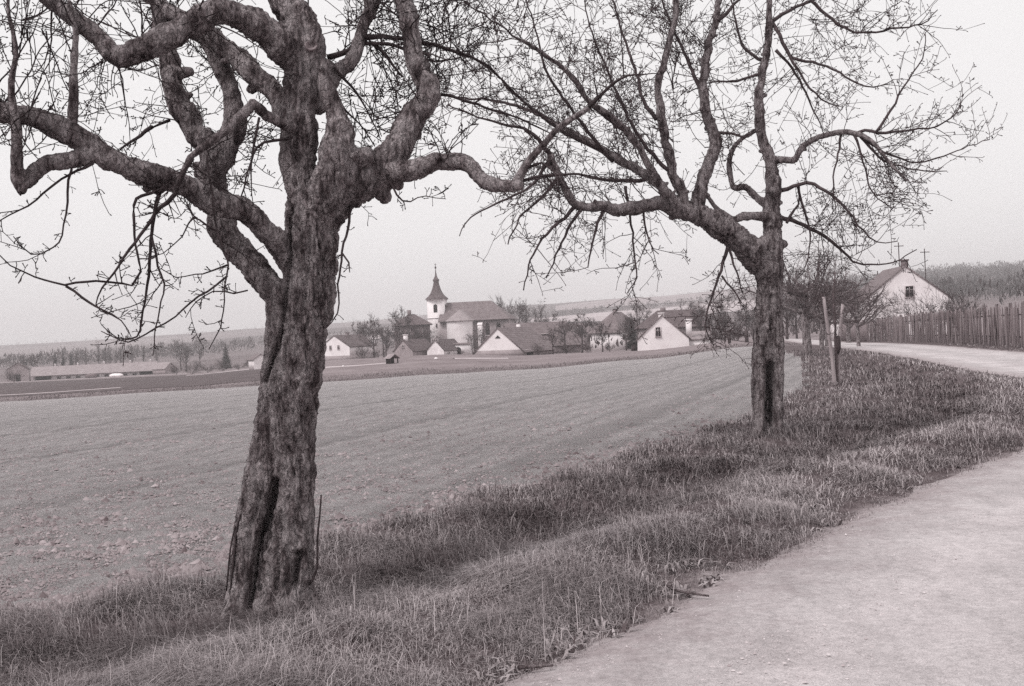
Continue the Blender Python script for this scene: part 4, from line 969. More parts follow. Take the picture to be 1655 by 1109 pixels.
traced(t2, [
 [(1018, 217, 10, -1.0), (956, 168, 9, -1.3), (934, 135, 8, -1.45), (902, 103, 7, -1.6), (842, 65, 6, -1.9), (807, 40, 5, -2.1), (769, 16, 4, -2.3), (735, -10, 3, -2.4)],
 [(908, 206, 9, .35), (875, 187, 8, .5), (842, 173, 7, .7), (796, 162, 6, .9), (750, 158, 5, 1.1), (707, 154, 4, 1.3)],
 [(985, 250, 8, 0), (905, 210, 7, -.3), (831, 151, 6, -.7), (794, 113, 5, -.9), (761, 93, 5, -1.1), (712, 80, 4, -1.3)],
 [(890, 250, 9, -1), (869, 224, 8, -1.1), (853, 211, 7, -1.2), (810, 200, 6, -1.4), (761, 184, 5, -1.6), (722, 168, 4, -1.7)],
 [(990, 262, 8, -.1), (958, 222, 7, -.3), (923, 176, 6, -.5), (885, 119, 6, -.7), (869, 62, 5, -.8), (850, 0, 4, -.9), (838, -40, 4, -1)],
 [(1062, 192, 8, -.7), (1040, 162, 7, -.6), (1029, 119, 6, -.5), (1015, 81, 6, -.4), (991, 0, 5, -.3), (985, -40, 4, -.3)],
 [(1140, 165, 8, -.25), (1110, 95, 7, -.1), (1085, 40, 6, 0), (1060, -30, 5, .1)],
 [(1088, 284, 8, -.6), (1040, 230, 7, -.8), (1000, 160, 6, -1), (975, 100, 5, -1.2), (950, 30, 4, -1.4), (940, -30, 4, -1.5)],
 [(1045, 290, 8, -.3), (985, 292, 7, -.2), (935, 282, 6, 0), (890, 285, 5, .2), (850, 292, 4, .4)],
 [(932, 330, 9, -.9), (912, 352, 7, -1), (885, 378, 6, -1.1), (862, 410, 5, -1.2), (846, 470, 4, -1.25)],
 [(975, 336, 7, -.8), (962, 372, 6, -.85), (955, 405, 5, -.9), (950, 432, 4, -.95)],
 [(940, 332, 7, -.9), (918, 372, 6, -.8), (898, 412, 5, -.7), (884, 450, 4, -.65)],
 [(1010, 300, 6, -.5), (1018, 340, 5, -.55), (1024, 400, 4.5, -.6), (1028, 448, 4, -.65), (1012, 476, 3, -.7)],
 [(1040, 335, 5, -.6), (1044, 378, 4, -.62), (1058, 405, 3, -.65), (1066, 412, 3, -.68)],
 [(890, 255, 8, -1), (858, 300, 6, -1.2), (800, 330, 5, -1.4), (760, 352, 4, -1.5), (742, 382, 3, -1.6)],
 [(904, 284, 7, -.95), (875, 320, 6, -1.1), (845, 345, 5, -1.2), (820, 395, 4, -1.3)],
 [(1176, 400, 7, -.28), (1160, 448, 6, -.32), (1149, 484, 5, -.36), (1140, 528, 4, -.4), (1153, 560, 3, -.42)],
 [(1178, 404, 5, -.28), (1190, 440, 4, -.3), (1200, 475, 4, -.3)],
 [(1165, 445, 4, -.32), (1185, 468, 4, -.36), (1200, 490, 3, -.4)],
 [(1261, 309, 8, -.05), (1304, 296, 7, -.2), (1335, 309, 7, -.3), (1369, 340, 6, -.4), (1395, 374, 5, -.5), (1417, 391, 4, -.6), (1450, 391, 3, -.7)],
 [(1258, 350, 9, 0), (1300, 365, 8, .1), (1339, 387, 7, .2), (1365, 409, 6, .3), (1387, 426, 5, .4), (1443, 424, 4, .5), (1482, 402, 3, .6)],
 [(1384, 217, 6, -.4), (1398, 210, 6, -.42), (1420, 215, 6, -.45), (1470, 210, 5, -.5), (1515, 204, 4, -.55), (1545, 185, 4, -.6), (1552, 160, 3, -.62)],
 [(1415, 215, 5, -.45), (1440, 180, 5, -.5), (1460, 140, 4, -.55), (1490, 95, 3.5, -.6), (1496, 52, 3, -.65)],
 [(1384, 217, 5, -.4), (1420, 240, 5, -.3), (1470, 262, 4, -.2), (1515, 256, 4, -.1), (1555, 240, 3, 0), (1600, 225, 3, 0)],
 [(1390, 222, 5, -.4), (1430, 260, 5, -.45), (1480, 275, 4, -.5), (1530, 278, 3, -.55)],
 [(1360, 217, 5, -.3), (1352, 260, 4, -.35), (1345, 300, 4, -.4), (1352, 345, 3, -.4)],
 [(1380, 218, 5, -.4), (1395, 262, 4, -.45), (1410, 310, 4, -.5), (1440, 335, 3, -.55)],
 [(1247, 36, 7, .18), (1258, 50, 7, .1), (1271, 82, 7, 0), (1300, 130, 6, -.1), (1326, 160, 5, -.2), (1356, 172, 4, -.25)],
 [(1245, 38, 8, .18), (1275, 18, 7, .2), (1320, -2, 6, .25), (1370, -30, 5, .3)],
 [(1280, 94, 6, -.02), (1335, 107, 5, -.1), (1385, 134, 5, -.2), (1410, 140, 4, -.25), (1445, 130, 3, -.3)],
 [(1310, 0, 6, .2), (1345, 30, 6, .2), (1380, 52, 5, .2), (1440, 48, 5, .2), (1490, 38, 4, .2), (1515, 15, 3, .2)],
 [(1255, 82, 6, .1), (1280, 110, 5, .1), (1302, 150, 5, .1), (1320, 190, 4, .1), (1330, 215, 3, .1)],
 [(1237, 100, 7, .16), (1205, 80, 6, .3), (1190, 40, 5, .4), (1180, -20, 5, .5)],
 [(1150, 215, 7, -.3), (1185, 216, 6, -.2), (1200, 222, 6, -.1), (1230, 212, 5, 0)],
 [(1232, 118, 6, .14), (1190, 130, 5, .1), (1150, 133, 4, 0), (1110, 150, 4, -.1)],
 [(1156, 38, 8, -.1), (1180, 15, 7, -.1), (1215, -20, 6, -.1)],
 [(1270, 360, 6, 0), (1290, 330, 5, .1), (1292, 300, 4, .1)],
 [(1290, 300, 5, -.1), (1300, 340, 5, 0), (1310, 390, 4, .1), (1300, 440, 3, .1)],
], D2, PR2, M['twig2'], 201)
sprouts(t2, [
 ((1100, 335, 950, 333, -.6), (-.2, .1, 1), .55, 1.0, 12, .009),
 ((1054, 289, 880, 190, .1), (-.3, .1, .7), .6, 1.0, 18, .008),
 ((1060, 285, 845, 66, -1.2), (-.2, .1, .7), .6, 1.0, 16, .008),
 ((1140, 270, 1140, 60, -.25), (0, .1, .5), .8, .9, 15, .008),
 ((1088, 284, 1090, 20, -.7), (-.4, .1, .5), .7, 1.0, 17, .008),
 ((1228, 205, 1242, 0, .12), (0, .2, .5), .9, .9, 12, .007),
 ((1384, 217, 1300, 235, -.35), (.2, 0, .4), .7, .9, 6, .006),
 ((1384, 217, 1450, 275, -.5), (.6, 0, -.3), .5, .9, 8, .006),
 ((890, 250, 930, 330, -.95), (-.7, 0, -.1), .5, 1.0, 10, .007),
 ((960, 332, 880, 230, -.9), (-.4, 0, -.8), .5, .8, 8, .006),
 ((1300, 365, 1400, 420, .2), (.2, .2, .2), .8, .6, 10, .006),
 ((1304, 296, 1400, 380, -.35), (.4, 0, .2), .7, .6, 9, .006),
 ((1000, 100, 820, 30, -.6), (-.2, .1, .2), .9, .9, 12, .006),
 ((980, 60, 1200, -20, -.2), (0, .1, .1), 1, .9, 16, .006),
 ((860, 60, 740, 0, -1), (-.1, .1, .1), 1, .9, 16, .006),
 ((760, 180, 700, 20, .6), (-.1, .1, .1), 1, .9, 14, .006),
 ((900, 240, 800, 140, 0), (-.3, .1, -.1), .9, .9, 12, .006),
 ((1060, 240, 960, 100, -.4), (-.2, .1, .4), .9, .9, 16, .006),
 ((1180, 200, 1100, 40, .3), (0, .1, .2), 1, .9, 14, .006),
 ((1380, 60, 1280, 20, .2), (.2, .1, -.1), .9, .8, 10, .005),
 ((1440, 260, 1360, 230, -.45), (.6, 0, -.5), .6, .8, 9, .005),
 ((1000, 320, 880, 300, -.5), (-.4, .1, -.4), .8, .8, 10, .006),
 ((880, 190, 720, 155, .8), (-.1, .1, -.1), 1, .7, 8, .006),
 ((1250, 0, 1400, -20, .2), (.3, .1, -.3), .7, .8, 9, .006),
 ((1270, 82, 1350, 170, -.1), (.5, 0, .1), .7, .6, 8, .005),
 ((1185, 300, 1240, 250, .2), (0, .3, .3), .9, .6, 7, .006),
], D2, dict(PR2, twigs=(3.4, 3.8, 2.4), spurs=5), M['twig2'], 203)
# ------------------------------------------------------------------ buildings
def window(root, x, y, z, w, h, face='y', arched=False, bars=True, name='window'):
    """a window on the wall plane y (facing -Y) or on the plane x (facing +X / -X given by sign of face)"""
    fr = MB(); t = 0.09
    def bx(mb, cx, cz, dx, dz, dep):
        if face == 'y': mb.box((x + cx, y - dep / 2 + 0.02, z + cz), (dx, dep, dz))
        else:
            s = 1 if face == '+x' else -1
            mb.box((x + s * (dep / 2 - 0.02), y + cx, z + cz), (dep, dx, dz))
    bx(fr, -w / 2, 0, t, h + t, 0.12); bx(fr, w / 2, 0, t, h + t, 0.12); bx(fr, 0, h / 2, w - t, t, 0.12); bx(fr, 0, -h / 2, w + t * 2, t, 0.18)
    if bars: bx(fr, 0, 0, t * 0.5, h - t, 0.08); bx(fr, 0, h * 0.18, w - t, t * 0.5, 0.075)
    pn = MB(); bx(pn, 0, 0, w - t, h - t, 0.05)
    p = pn.build(name, M['glass'], root); fr.build('frame', M['frame'], p)
    return p
def gable_house(name, label, cat, apex, D, halfw, drop, length, yaw, wall='white_wall', roof='roof', low=None, chim=(), wins=(), group=None, over=0.3, base=None, hip=False):
    """apex pixel of the gable that faces us; sizes in photograph pixels; yaw > 0 turns the ridge away to the right"""
    a = P(apex[0], apex[1], D); s = D / F0
    g = tz(a[0], a[1]) - 0.3 if base is None else base
    w = halfw * s / max(0.5, math.cos(math.radians(yaw))); hr = a[2] - g; he = hr - drop * s
    root = empty(name, (a[0], a[1], g), -math.radians(yaw)); tag(root, label, cat, group)
    poly = [(-w, 0), (w, 0), (w, he), (0, hr), (-w, he)]
    if low:          # a differently coloured lower wall
        lm, lh = low
        mb = MB(); mb.box((0, length / 2, lh / 2), (2 * w + 0.02, length + 0.02, lh)); mb.build('lower_wall', M[lm], root)
        poly = [(-w, lh), (w, lh), (w, he), (0, hr), (-w, he)]
    mb = MB(); mb.prism(poly, 0, length); mb.build('wall', M[wall], root)
    rf = MB(); o = over; sl = (hr - he) / w; t = 0.14
    rf.slab([(-w - o, -o * .4, he - o * sl + t), (0, -o * .4, hr + t), (0, length + o, hr + t), (-w - o, length + o, he - o * sl + t)], t)
    rf.slab([(w + o, -o * .4, he - o * sl + t), (0.0, -o * .4, hr + t), (0.0, length + o, hr + t), (w + o, length + o, he - o * sl + t)], t)
    ro = rf.build('roof', M[roof], root)
    for cx, cy, cw, ch, cm in chim:
        mb = MB(); z0 = hr - abs(cx) * sl - 0.4
        mb.box((cx, cy, z0 + (ch + .4) / 2), (cw, cw, ch + .4)); mb.box((cx, cy, z0 + ch + .4 + 0.07), (cw * 1.25, cw * 1.25, 0.14)); mb.build('chimney', M[cm], ro)
    for wx, wz, ww, wh in wins: window(root, wx, 0, wz, ww, wh)
    return root, w, he, hr
def hip_roof(mb, x0, x1, y0, y1, ze, zr, inset, t=0.18):
    ym = (y0 + y1) / 2
    A_, B_, C_, D_ = (x0, y0, ze), (x1, y0, ze), (x1, y1, ze), (x0, y1, ze); E_, F_ = (x0 + inset[0], ym, zr), (x1 - inset[1], ym, zr)
    mb.slab([A_, B_, F_, E_], t); mb.slab([C_, D_, E_, F_], t)
    if inset[1] > 0: mb.slab([B_, C_, F_], t)
    if inset[0] > 0: mb.slab([D_, A_, E_], t)

# left to right across the village
hl, w, he, hr = gable_house('cottage', 'white gabled cottage with dark roof just right of the big trunk', 'house', (540, 543), 220, 26, 18, 9, 28, 'white_wall', 'roof_dark', ('grey_wall', 1.2),
            wins=[(-1.0, 2.9, .5, .8), (1.0, 2.9, .5, .8)], chim=[(0.3, 4.0, .6, .7, 'brick')])
gable_house('cottage', 'small grey gable with a pale chimney in front of the dark manor', 'house', (651, 550), 200, 16, 17, 7, 30, 'grey_wall', 'roof_dark', chim=[(0, .9, .6, .9, 'white_wall')], wins=[(0, 2.3, .5, .5)])
gable_house('cottage', 'small white gable with two windows below the church tower', 'house', (703, 550), 200, 14, 16, 8, 22, 'white_wall', 'roof_dark', wins=[(-.42, 3.1, .4, .55), (.42, 3.1, .4, .55)], chim=[(-.3, 1.5, .5, .6, 'brick')])
bd, w, he, hr = gable_house('barn', 'broad white barn gable with a small dark attic vent', 'barn', (804, 531), 150, 40, 38, 11, 24, 'white_wall', 'roof', ('grey_wall', 1.0), over=0.3)
mb = MB(); mb.prism([(-.42, hr - 1.35), (.42, hr - 1.35), (0, hr - .95)], -0.05, 0.02); mb.build('attic_vent', M['black'], bd)
mb = MB(); mb.box((w + .02, 2.2, he - .9), (.06, 2.2, 1.5)); mb.build('dark_panel', M['black'], bd)  # dark panel on the side wall below the eave
# long roof behind that barn
a0, a1 = P(818, 523, 186), P(925, 514, 190); gz = tz(a0[0], a0[1]) - .3
rt = empty('barn', (a0[0], a0[1], gz), math.atan2(a1[1] - a0[1], a1[0] - a0[0])); tag(rt, 'long grey tiled barn roof standing behind the white barn gable', 'barn')
L_ = np.hypot(*(a1 - a0)[:2]); hz = a0[2] - gz
mb = MB(); mb.box((L_ / 2, 0, (hz - 3.6) / 2), (L_ - .6, 7.6, hz - 3.6)); mb.build('wall', M['grey_wall'], rt)
mb = MB(); hip_roof(mb, -.4, L_ + .4, -4.4, 4.4, hz - 4.1, hz, (0.0, 1.6)); ro = mb.build('roof', M['roof'], rt)
mb = MB(); mb.prism_x([(-3.8, hz - 3.6), (3.8, hz - 3.6), (0, hz - .05)], 0.05, .3); mb.build('gable', M['grey_wall'], rt)
mb = MB(); mb.box((1.6, -1.6, hz - 1.0), (.55, .55, 1.5)); mb.build('chimney', M['white_wall'], ro)
mb = MB(); mb.box((6.0, -2.2, hz - 2.03), (1.3, 0.9, 0.12)); mb.build('skylight', M['frame'], ro)

# dark manor left of the church
c0 = P(665, 508, 252); gz = tz(c0[0], c0[1]) - .5; hz = c0[2] - gz
rt = empty('manor', (c0[0], c0[1], gz), math.radians(6)); tag(rt, 'dark hip roofed manor house with one chimney left of the church', 'house')
mb = MB(); mb.box((0, 0, (hz - 2.3) / 2), (8.0, 9, hz - 2.3)); mb.build('wall', M['dark_wall'], rt)
mb = MB(); hip_roof(mb, -4.6, 4.6, -5, 5, hz - 2.5, hz, (3.9, 3.9)); ro = mb.build('roof', M['roof_dark'], rt)
mb = MB(); mb.box((-.5, -.4, hz + .2), (.9, .7, 1.5)); mb.build('chimney', M['brick'], ro)
for wx in (-2.6, -.9, .9, 2.6):
    for wz in (hz - 4.2, hz - 6.6): window(rt, wx, -4.5, wz, .8, 1.2)

# the church
DC = 262.0; sc_ = DC / F0
tw = P(706, 483, DC); gz = tz(tw[0], tw[1]) - .5; ht = tw[2] - gz
ch = empty('church', (tw[0], tw[1], gz), math.radians(-9)); tag(ch, 'white church with slender spired tower and long tiled hip roof', 'church')
tower_w = 4.0
mb = MB(); mb.box((0, 0, ht / 2), (tower_w, tower_w, ht)); mb.box((0, 0, ht - .18), (tower_w + .35, tower_w + .35, .36)); mb.box((0, 0, ht - 4.6), (tower_w + .2, tower_w + .2, .22)); tower = mb.build('tower', M['white_wall'], ch)
for fx, fy, f in ((0, -tower_w / 2, 'y'), (tower_w / 2, 0, '+x'), (-tower_w / 2, 0, '-x')):
    mb = MB(); arch = [(-.45, -.95), (.45, -.95), (.45, .5)] + [(.45 * math.cos(t), .5 + .45 * math.sin(t)) for t in np.linspace(.3, 2.84, 7)] + [(-.45, .5)]
    if f == 'y': mb.prism([(x_, ht - 2.3 + z_) for x_, z_ in arch], fy - .06, fy + .05)
    else: mb.prism_x([(x_, ht - 2.3 + z_) for x_, z_ in arch], fx - .06, fx + .06)
    bw_ = mb.build('bell_opening', M['black'], tower)
for wz in (ht - 6.4, ht - 9.2): window(tower, 0.1, -tower_w / 2, wz, .35, .9, bars=False, name='slit_window')
prof = [(2.75, -.12), (2.62, .1), (2.05, .55), (1.5, 1.25), (1.05, 2.2), (.74, 3.3), (.6, 4.0), (.74, 4.25), (.78, 4.5), (.5, 4.85), (.26, 5.4), (.13, 6.3), (.07, 7.0), (.02, 7.3)]
mb = MB(); mb.lathe(prof, (0, 0, ht), 16, 0.35); sp = mb.build('spire', M['roof_dark'], ch, True)
mb = MB(); mb.lathe([(.02, 7.1), (.2, 7.25), (.24, 7.42), (.2, 7.6), (.04, 7.75)], (0, 0, ht), 8); mb.box((0, 0, ht + 8.05), (.09, .09, .9)); mb.box((0, 0, ht + 8.15), (.5, .08, .09)); mb.build('finial_cross', M['metal'], sp)
# nave to the right of the tower
n0, n1 = 1.2, 17.5; he_, hr_ = ht - 5.4, ht - 1.0
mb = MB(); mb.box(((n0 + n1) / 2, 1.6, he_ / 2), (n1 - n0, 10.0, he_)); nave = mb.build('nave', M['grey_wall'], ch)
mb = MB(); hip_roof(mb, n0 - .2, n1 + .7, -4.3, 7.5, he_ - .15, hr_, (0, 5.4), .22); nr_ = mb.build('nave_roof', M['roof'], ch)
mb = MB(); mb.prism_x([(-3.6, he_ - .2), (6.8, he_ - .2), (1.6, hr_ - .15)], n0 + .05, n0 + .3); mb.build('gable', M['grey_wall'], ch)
for wx in (4.0, 12.6, 15.2):
    mb = MB(); mb.prism([(wx + x_ * 1.1, he_ - 2.3 + z_ * 1.5) for x_, z_ in arch], -3.48, -3.36); pn = mb.build('arched_window', M['glass'], nave)
    mb = MB(); mb.box((wx, -3.52, he_ - 3.85), (1.3, .18, .14)); mb.build('sill', M['white_wall'], pn)
# round ended white chapel in front of the nave
cx = 6.3; mb = MB()
arc = [(cx + 3.0 * math.cos(t), -5.2 + 2.6 * math.sin(t)) for t in np.linspace(math.pi, 2 * math.pi, 15)] + [(cx + 3.0, -3.3), (cx - 3.0, -3.3)]
hc = he_ - .1; n_ = len(arc)
mb.add([(x_, y_, 0) for x_, y_ in arc] + [(x_, y_, hc) for x_, y_ in arc], [(i, (i + 1) % n_, n_ + (i + 1) % n_, n_ + i) for i in range(n_)])
chap = mb.build('chapel', M['white_wall'], ch, False)
mb = MB(); arc2 = [(cx + 3.35 * math.cos(t), -5.2 + 3.0 * math.sin(t)) for t in np.linspace(math.pi, 2 * math.pi, 15)]
ap = (cx, -4.2, hc + 2.6); bk = (cx, 0.2, hc + 2.6)
ring = [(x_, y_, hc - .1) for x_, y_ in arc2]
for i in range(14): mb.slab([ring[i], ring[i + 1], ap], .15)
mb.slab([ring[0], ap, bk, (cx - 3.35, -1.0, hc - .1)], .15); mb.slab([ring[-1], ap, bk, (cx + 3.35, -1.0, hc - .1)], .15)
mb.build('chapel_roof', M['roof_pale'], ch)
mb = MB(); mb.box((11.0, -4.2, he_ / 2 - .6), (1.0, 1.6, he_ - 1.2)); mb.slab([(10.4, -5.1, he_ - 1.3), (11.6, -5.1, he_ - 1.3), (11.6, -3.35, he_ - .5), (10.4, -3.35, he_ - .5)], .12); mb.build('buttress', M['white_wall'], ch)
# churchyard wall with an arched gate
g0 = P(740, 560, 205); gz = tz(g0[0], g0[1])
gw = empty('churchyard_wall', (g0[0], g0[1], gz)); tag(gw, 'low white churchyard wall with a dark arched gateway', 'wall')
hz = g0[2] - gz + .3
mb = MB(); mb.box((0, 0, hz / 2), (4.6, .5, hz)); mb.build('wall', M['white_wall'], gw)
mb = MB(); mb.slab([(-2.5, -.45, hz + .1), (2.5, -.45, hz + .1), (2.5, 0, hz + .35), (-2.5, 0, hz + .35)], .1); mb.slab([(-2.5, .45, hz + .1), (2.5, .45, hz + .1), (2.5, 0, hz + .35), (-2.5, 0, hz + .35)], .1); mb.build('coping', M['roof'], gw)
mb = MB(); mb.prism([(.6 * math.cos(t), hz - 1.0 + .6 * math.sin(t)) for t in np.linspace(0, math.pi, 9)] + [(-.6, 0.0), (.6, 0.0)], -.3, -.2); mb.build('gateway', M['black'], gw)

# white house right of centre, with an annex, and the roofs behind it
wh, w, he, hr = gable_house('cottage', 'white gabled cottage with one window and a capped chimney at the field edge', 'house', (1070, 510), 132, 41, 38, 8, 7, 'white_wall', 'roof', wins=[(-.55, 2.35, .62, 1.15)],
             chim=[(-.1, .5, .65, .3, 'white_wall')])
mb = MB(); mb.prism_x([(0.6, 0), (5.0, 0), (5.0, he + .5), (.6, he - .3)], w - .05, w + 2.6); an = mb.build('annex', M['white_wall'], wh)
mb = MB(); mb.slab([(w - .1, .4, he - .15), (w + 2.9, .4, he - .15), (w + 2.9, 5.2, he + .75), (w - .1, 5.2, he + .75)], .14); ro = mb.build('annex_roof', M['roof_pale'], wh)
mb = MB(); mb.box((w + .1, 1.6, he + 1.0), (.7, .7, 2.3)); mb.box((w + .1, 1.6, he + 2.2), (.9, .9, .15)); mb.build('chimney', M['white_wall'], wh)
mb = MB(); mb.box((-w - .45, 2, .55), (.7, 1.6, 1.1)); mb.slab([(-w - .95, 1, 1.15), (-w - .02, 1, 1.55), (-w - .02, 3, 1.55), (-w - .95, 3, 1.15)], .08); mb.build('lean_to', M['dark_wood'], wh)
def long_house(name, label, u0, v0, u1, v1, D, depth, drop, wall, roof, inset=(0, 0), chim=()):
    """house whose ridge runs across the view from (u0, v0) to (u1, v1)"""
    a0, a1 = P(u0, v0, D), P(u1, v1, D + 2); gz = min(tz(*a0[:2]), tz(*a1[:2])) - .4
    rt = empty(name, (a0[0], a0[1], gz), math.atan2(a1[1] - a0[1], a1[0] - a0[0])); tag(rt, label, 'house')
    L = np.hypot(*(a1 - a0)[:2]); hz = a0[2] - gz; dr = drop * D / F0; h2 = depth / 2; e = max(inset)
    mb = MB(); x0, x1 = (-inset[0] - .0, L + inset[1])
    mb.box(((x0 + x1) / 2, 0, (hz - dr) / 2), (x1 - x0, depth, hz - dr)); mb.build('wall', M[wall], rt)
    mb = MB(); hip_roof(mb, x0 - .4, x1 + .4, -h2 - .4, h2 + .4, hz - dr - .1, hz + .08, (inset[0] + .4 * (inset[0] > 0), inset[1] + .4 * (inset[1] > 0))); ro = mb.build('roof', M[roof], rt)
    for k, ins in enumerate(inset):
        if ins == 0:
            xx = x0 + .03 if k == 0 else x1 - .23
            mb = MB(); mb.prism_x([(-h2, hz - dr), (h2, hz - dr), (0, hz - .1)], xx, xx + .2); mb.build('gable', M[wall], rt)
    for cx_, ch_ in chim:
        mb = MB(); mb.box((cx_, 0, hz + ch_ / 2 - .2), (.6, .6, ch_ + .4)); mb.build('chimney', M['brick'], ro)
    return rt, L, hz, dr
long_house('farmhouse', 'dark roofed farmhouse half hidden behind the white cottage', 1062, 503, 1118, 499, 168, 8, 26, 'grey_wall', 'roof_dark', (1.5, 0), [(1.0, .5)])
rt, L, hz, dr = long_house('farmhouse', 'steep hip roofed house with white walls between bare trees', 990, 505, 1004, 504, 205, 7, 32, 'white_wall', 'roof', (2.6, 2.6), [(.8, .6)])
for wx in (-1.6, 0, 1.6, 3.2): window(rt, wx, -3.5, hz - dr - 1.0, .7, .9)
long_house('farmhouse', 'low grey roofed house among trees at the foot of the hill', 905, 524, 950, 522, 240, 7, 14, 'grey_wall', 'roof', (0, 0))

# the house behind the board fence on the right
rh, w, he, hr = gable_house('cottage', 'tall white gabled house with dark chimney behind the board fence', 'house', (1463, 431), 112, 68, 53, 9.5, 6, 'white_wall', 'roof', wins=[(.32, 4.95, .85, 1.15)],
            chim=[(0.15, .9, .62, .75, 'dark_wall')], over=.25)
mb = MB(); mb.box((-w - 1.2, 4.5, 1.7), (2.6, 4.5, 3.4)); an = mb.build('annex', M['white_wall'], rh)
mb = MB(); mb.slab([(-w - 2.8, 2.0, 3.25), (-w + .1, 2.0, 4.1), (-w + .1, 7.0, 4.1), (-w - 2.8, 7.0, 3.25)], .14); mb.build('annex_roof', M['roof'], rh)

# the long cowshed on the left
DK = 282; a0, a1 = P(56, 597, DK), P(252, 580.5, DK + 6); gz = min(tz(*a0[:2]), tz(*a1[:2])) - .2
cs = empty('cowshed', (a0[0], a0[1], gz), math.atan2(a1[1] - a0[1], a1[0] - a0[0])); tag(cs, 'long low cowshed with pale roof and open bays on the left', 'barn')
L = np.hypot(*(a1 - a0)[:2]); hz = (a0[2] + a1[2]) / 2 - gz
mb = MB(); mb.box((L / 2, 0, (hz - 2) / 2), (L - .8, 7.4, hz - 2.0)); mb.build('wall', M['white_wall'], cs)
mb = MB(); mb.slab([(-.6, -4.5, hz - 2.3), (L + .4, -4.5, hz - 2.3), (L + .4, 0, hz), (-.6, 0, hz)], .15); mb.slab([(-.6, 4.5, hz - 2.3), (L + .4, 4.5, hz - 2.3), (L + .4, 0, hz), (-.6, 0, hz)], .15); ro = mb.build('roof', M['roof_pale'], cs)
mb = MB(); mb.prism_x([(-3.7, hz - 2.0), (3.7, hz - 2.0), (0, hz - .15)], L - .6, L - .4); mb.build('gable', M['dark_wood'], cs)
for x_ in (5.0, 10.5, 17.0, 23.5, 28.5):
    if x_ < L: mb = MB(); mb.lathe([(.22, -.3), (.22, .35), (.34, .4), (.05, .6)], (x_, 0, hz), 8); mb.build('roof_vent', M['white_wall'], ro)
for x0, x1 in ((.8, 4.6), (26.2, 30.0)):
    mb = MB(); mb.box(((x0 + x1) / 2, -3.72, (hz - 2.2) / 2), (x1 - x0, .1, hz - 2.3)); mb.build('open_bay', M['black'], cs)
x_ = 6.5
while x_ < 25: window(cs, x_, -3.7, hz - 3.0, 1.0, .6); x_ += 2.3
def small_shed(label, u, v_, D, w, d, h, yaw, wall, roof, door=True, cat='shed', name='shed'):
    a = P(u, v_, D); gz = tz(a[0], a[1]) - .1
    rt = empty(name, (a[0], a[1], gz), math.radians(yaw)); tag(rt, label, cat)
    mb = MB(); mb.prism([(-w / 2, 0), (w / 2, 0), (w / 2, h), (0, h + w * .3), (-w / 2, h)], -d / 2, d / 2); mb.build('wall', M[wall], rt)
    mb = MB()
    for s in (-1, 1): mb.slab([(s * (w / 2 + .25), -d / 2 - .2, h - .13), (0, -d / 2 - .2, h + w * .3 + .1), (0, d / 2 + .2, h + w * .3 + .1), (s * (w / 2 + .25), d / 2 + .2, h - .13)], .1)
    mb.build('roof', M[roof], rt)
    if door: mb = MB(); mb.box((0, -d / 2 - .02, min(h, 1.9) / 2), (min(1.0, w * .4), .08, min(h, 1.9))); mb.build('door', M['black'], rt)
    return rt
small_shed('small grey shed at the far left end of the cowshed', 30, 600, 270, 5, 5, 3.2, 20, 'grey_wall', 'roof_dark')
small_shed('low pale shed against the right end of the cowshed', 266, 600, 268, 4.5, 3.5, 1.6, 70, 'grey_wall', 'roof_pale', False)
small_shed('small pale shed beside the scrub left of the big trunk', 418, 590, 190, 2.6, 3, 1.9, 30, 'white_wall', 'roof', False)
# little open shelter out on the meadow
a = P(634, 590, 112); gz = tz(a[0], a[1])
sh_ = empty('shelter', (a[0], a[1], gz), math.radians(38)); tag(sh_, 'little open wooden shelter with pitched roof out on the meadow', 'shelter')
for sx in (-.42, .42):
    for sy in (-.4, .4): mb = MB(); mb.box((sx, sy, .3), (.09, .09, .6)); mb.build('post', M['dark_wood'], sh_)
mb = MB(); mb.box((0, .3, .32), (.8, .08, .6)); mb.box((-.35, 0, .25), (.08, .66, .5)); mb.build('boarding', M['dark_wood'], sh_)
mb = MB()
for s in (-1, 1): mb.slab([(s * .62, -.6, .52), (0, -.6, .98), (0, .6, .98), (s * .62, .6, .52)], .05)
mb.build('roof', M['roof_pale'], sh_)
def boulder(label, u, v_, D, r_, mat, cat='stone', name='boulder', sq=(1, 1, .75)):
    a = P(u, v_, D); gz = tz(a[0], a[1]); mb = MB()
    prof = [(.05, -.1), (.8, 0), (1, .35), (.95, .65), (.6, .95), (.05, 1.05)]
    mb.lathe([(r_ * q, r_ * z_ * 1.5) for q, z_ in prof], (0, 0, 0), 10)
    me = mb.mesh(name, mat, True); v = np.empty(len(me.vertices) * 3); me.vertices.foreach_get('co', v); v = v.reshape(-1, 3)
    v = v * np.array(sq) + 0.16 * r_ * np.stack([noise3(v * 2 / r_), noise3(v * 2 / r_ + 7), noise3(v * 2 / r_ + 15)], 1); me.vertices.foreach_set('co', v.astype(np.float32).ravel()); me.update()
    return tag(obj(name, me, None, (a[0], a[1], gz)), label, cat)
boulder('round whitewashed stone on the meadow below the church', 705, 586, 115, .2, M['white_wall'])
boulder('small white stone beside the path near the big trunk', 555, 597, 111, .14, M['white_wall'])
boulder('bright white heap in front of the cowshed', 188, 606, 262, 1.7, M['white_wall'], 'heap', 'white_heap', (1.0, .6, .32))  # plain white heap of no known material
boulder('dark low heap in front of the cowshed wall', 148, 608, 262, 1.5, M['dark_wall'], 'heap', 'dark_heap', (1.0, .6, .5))  # low dark heap, not identified further

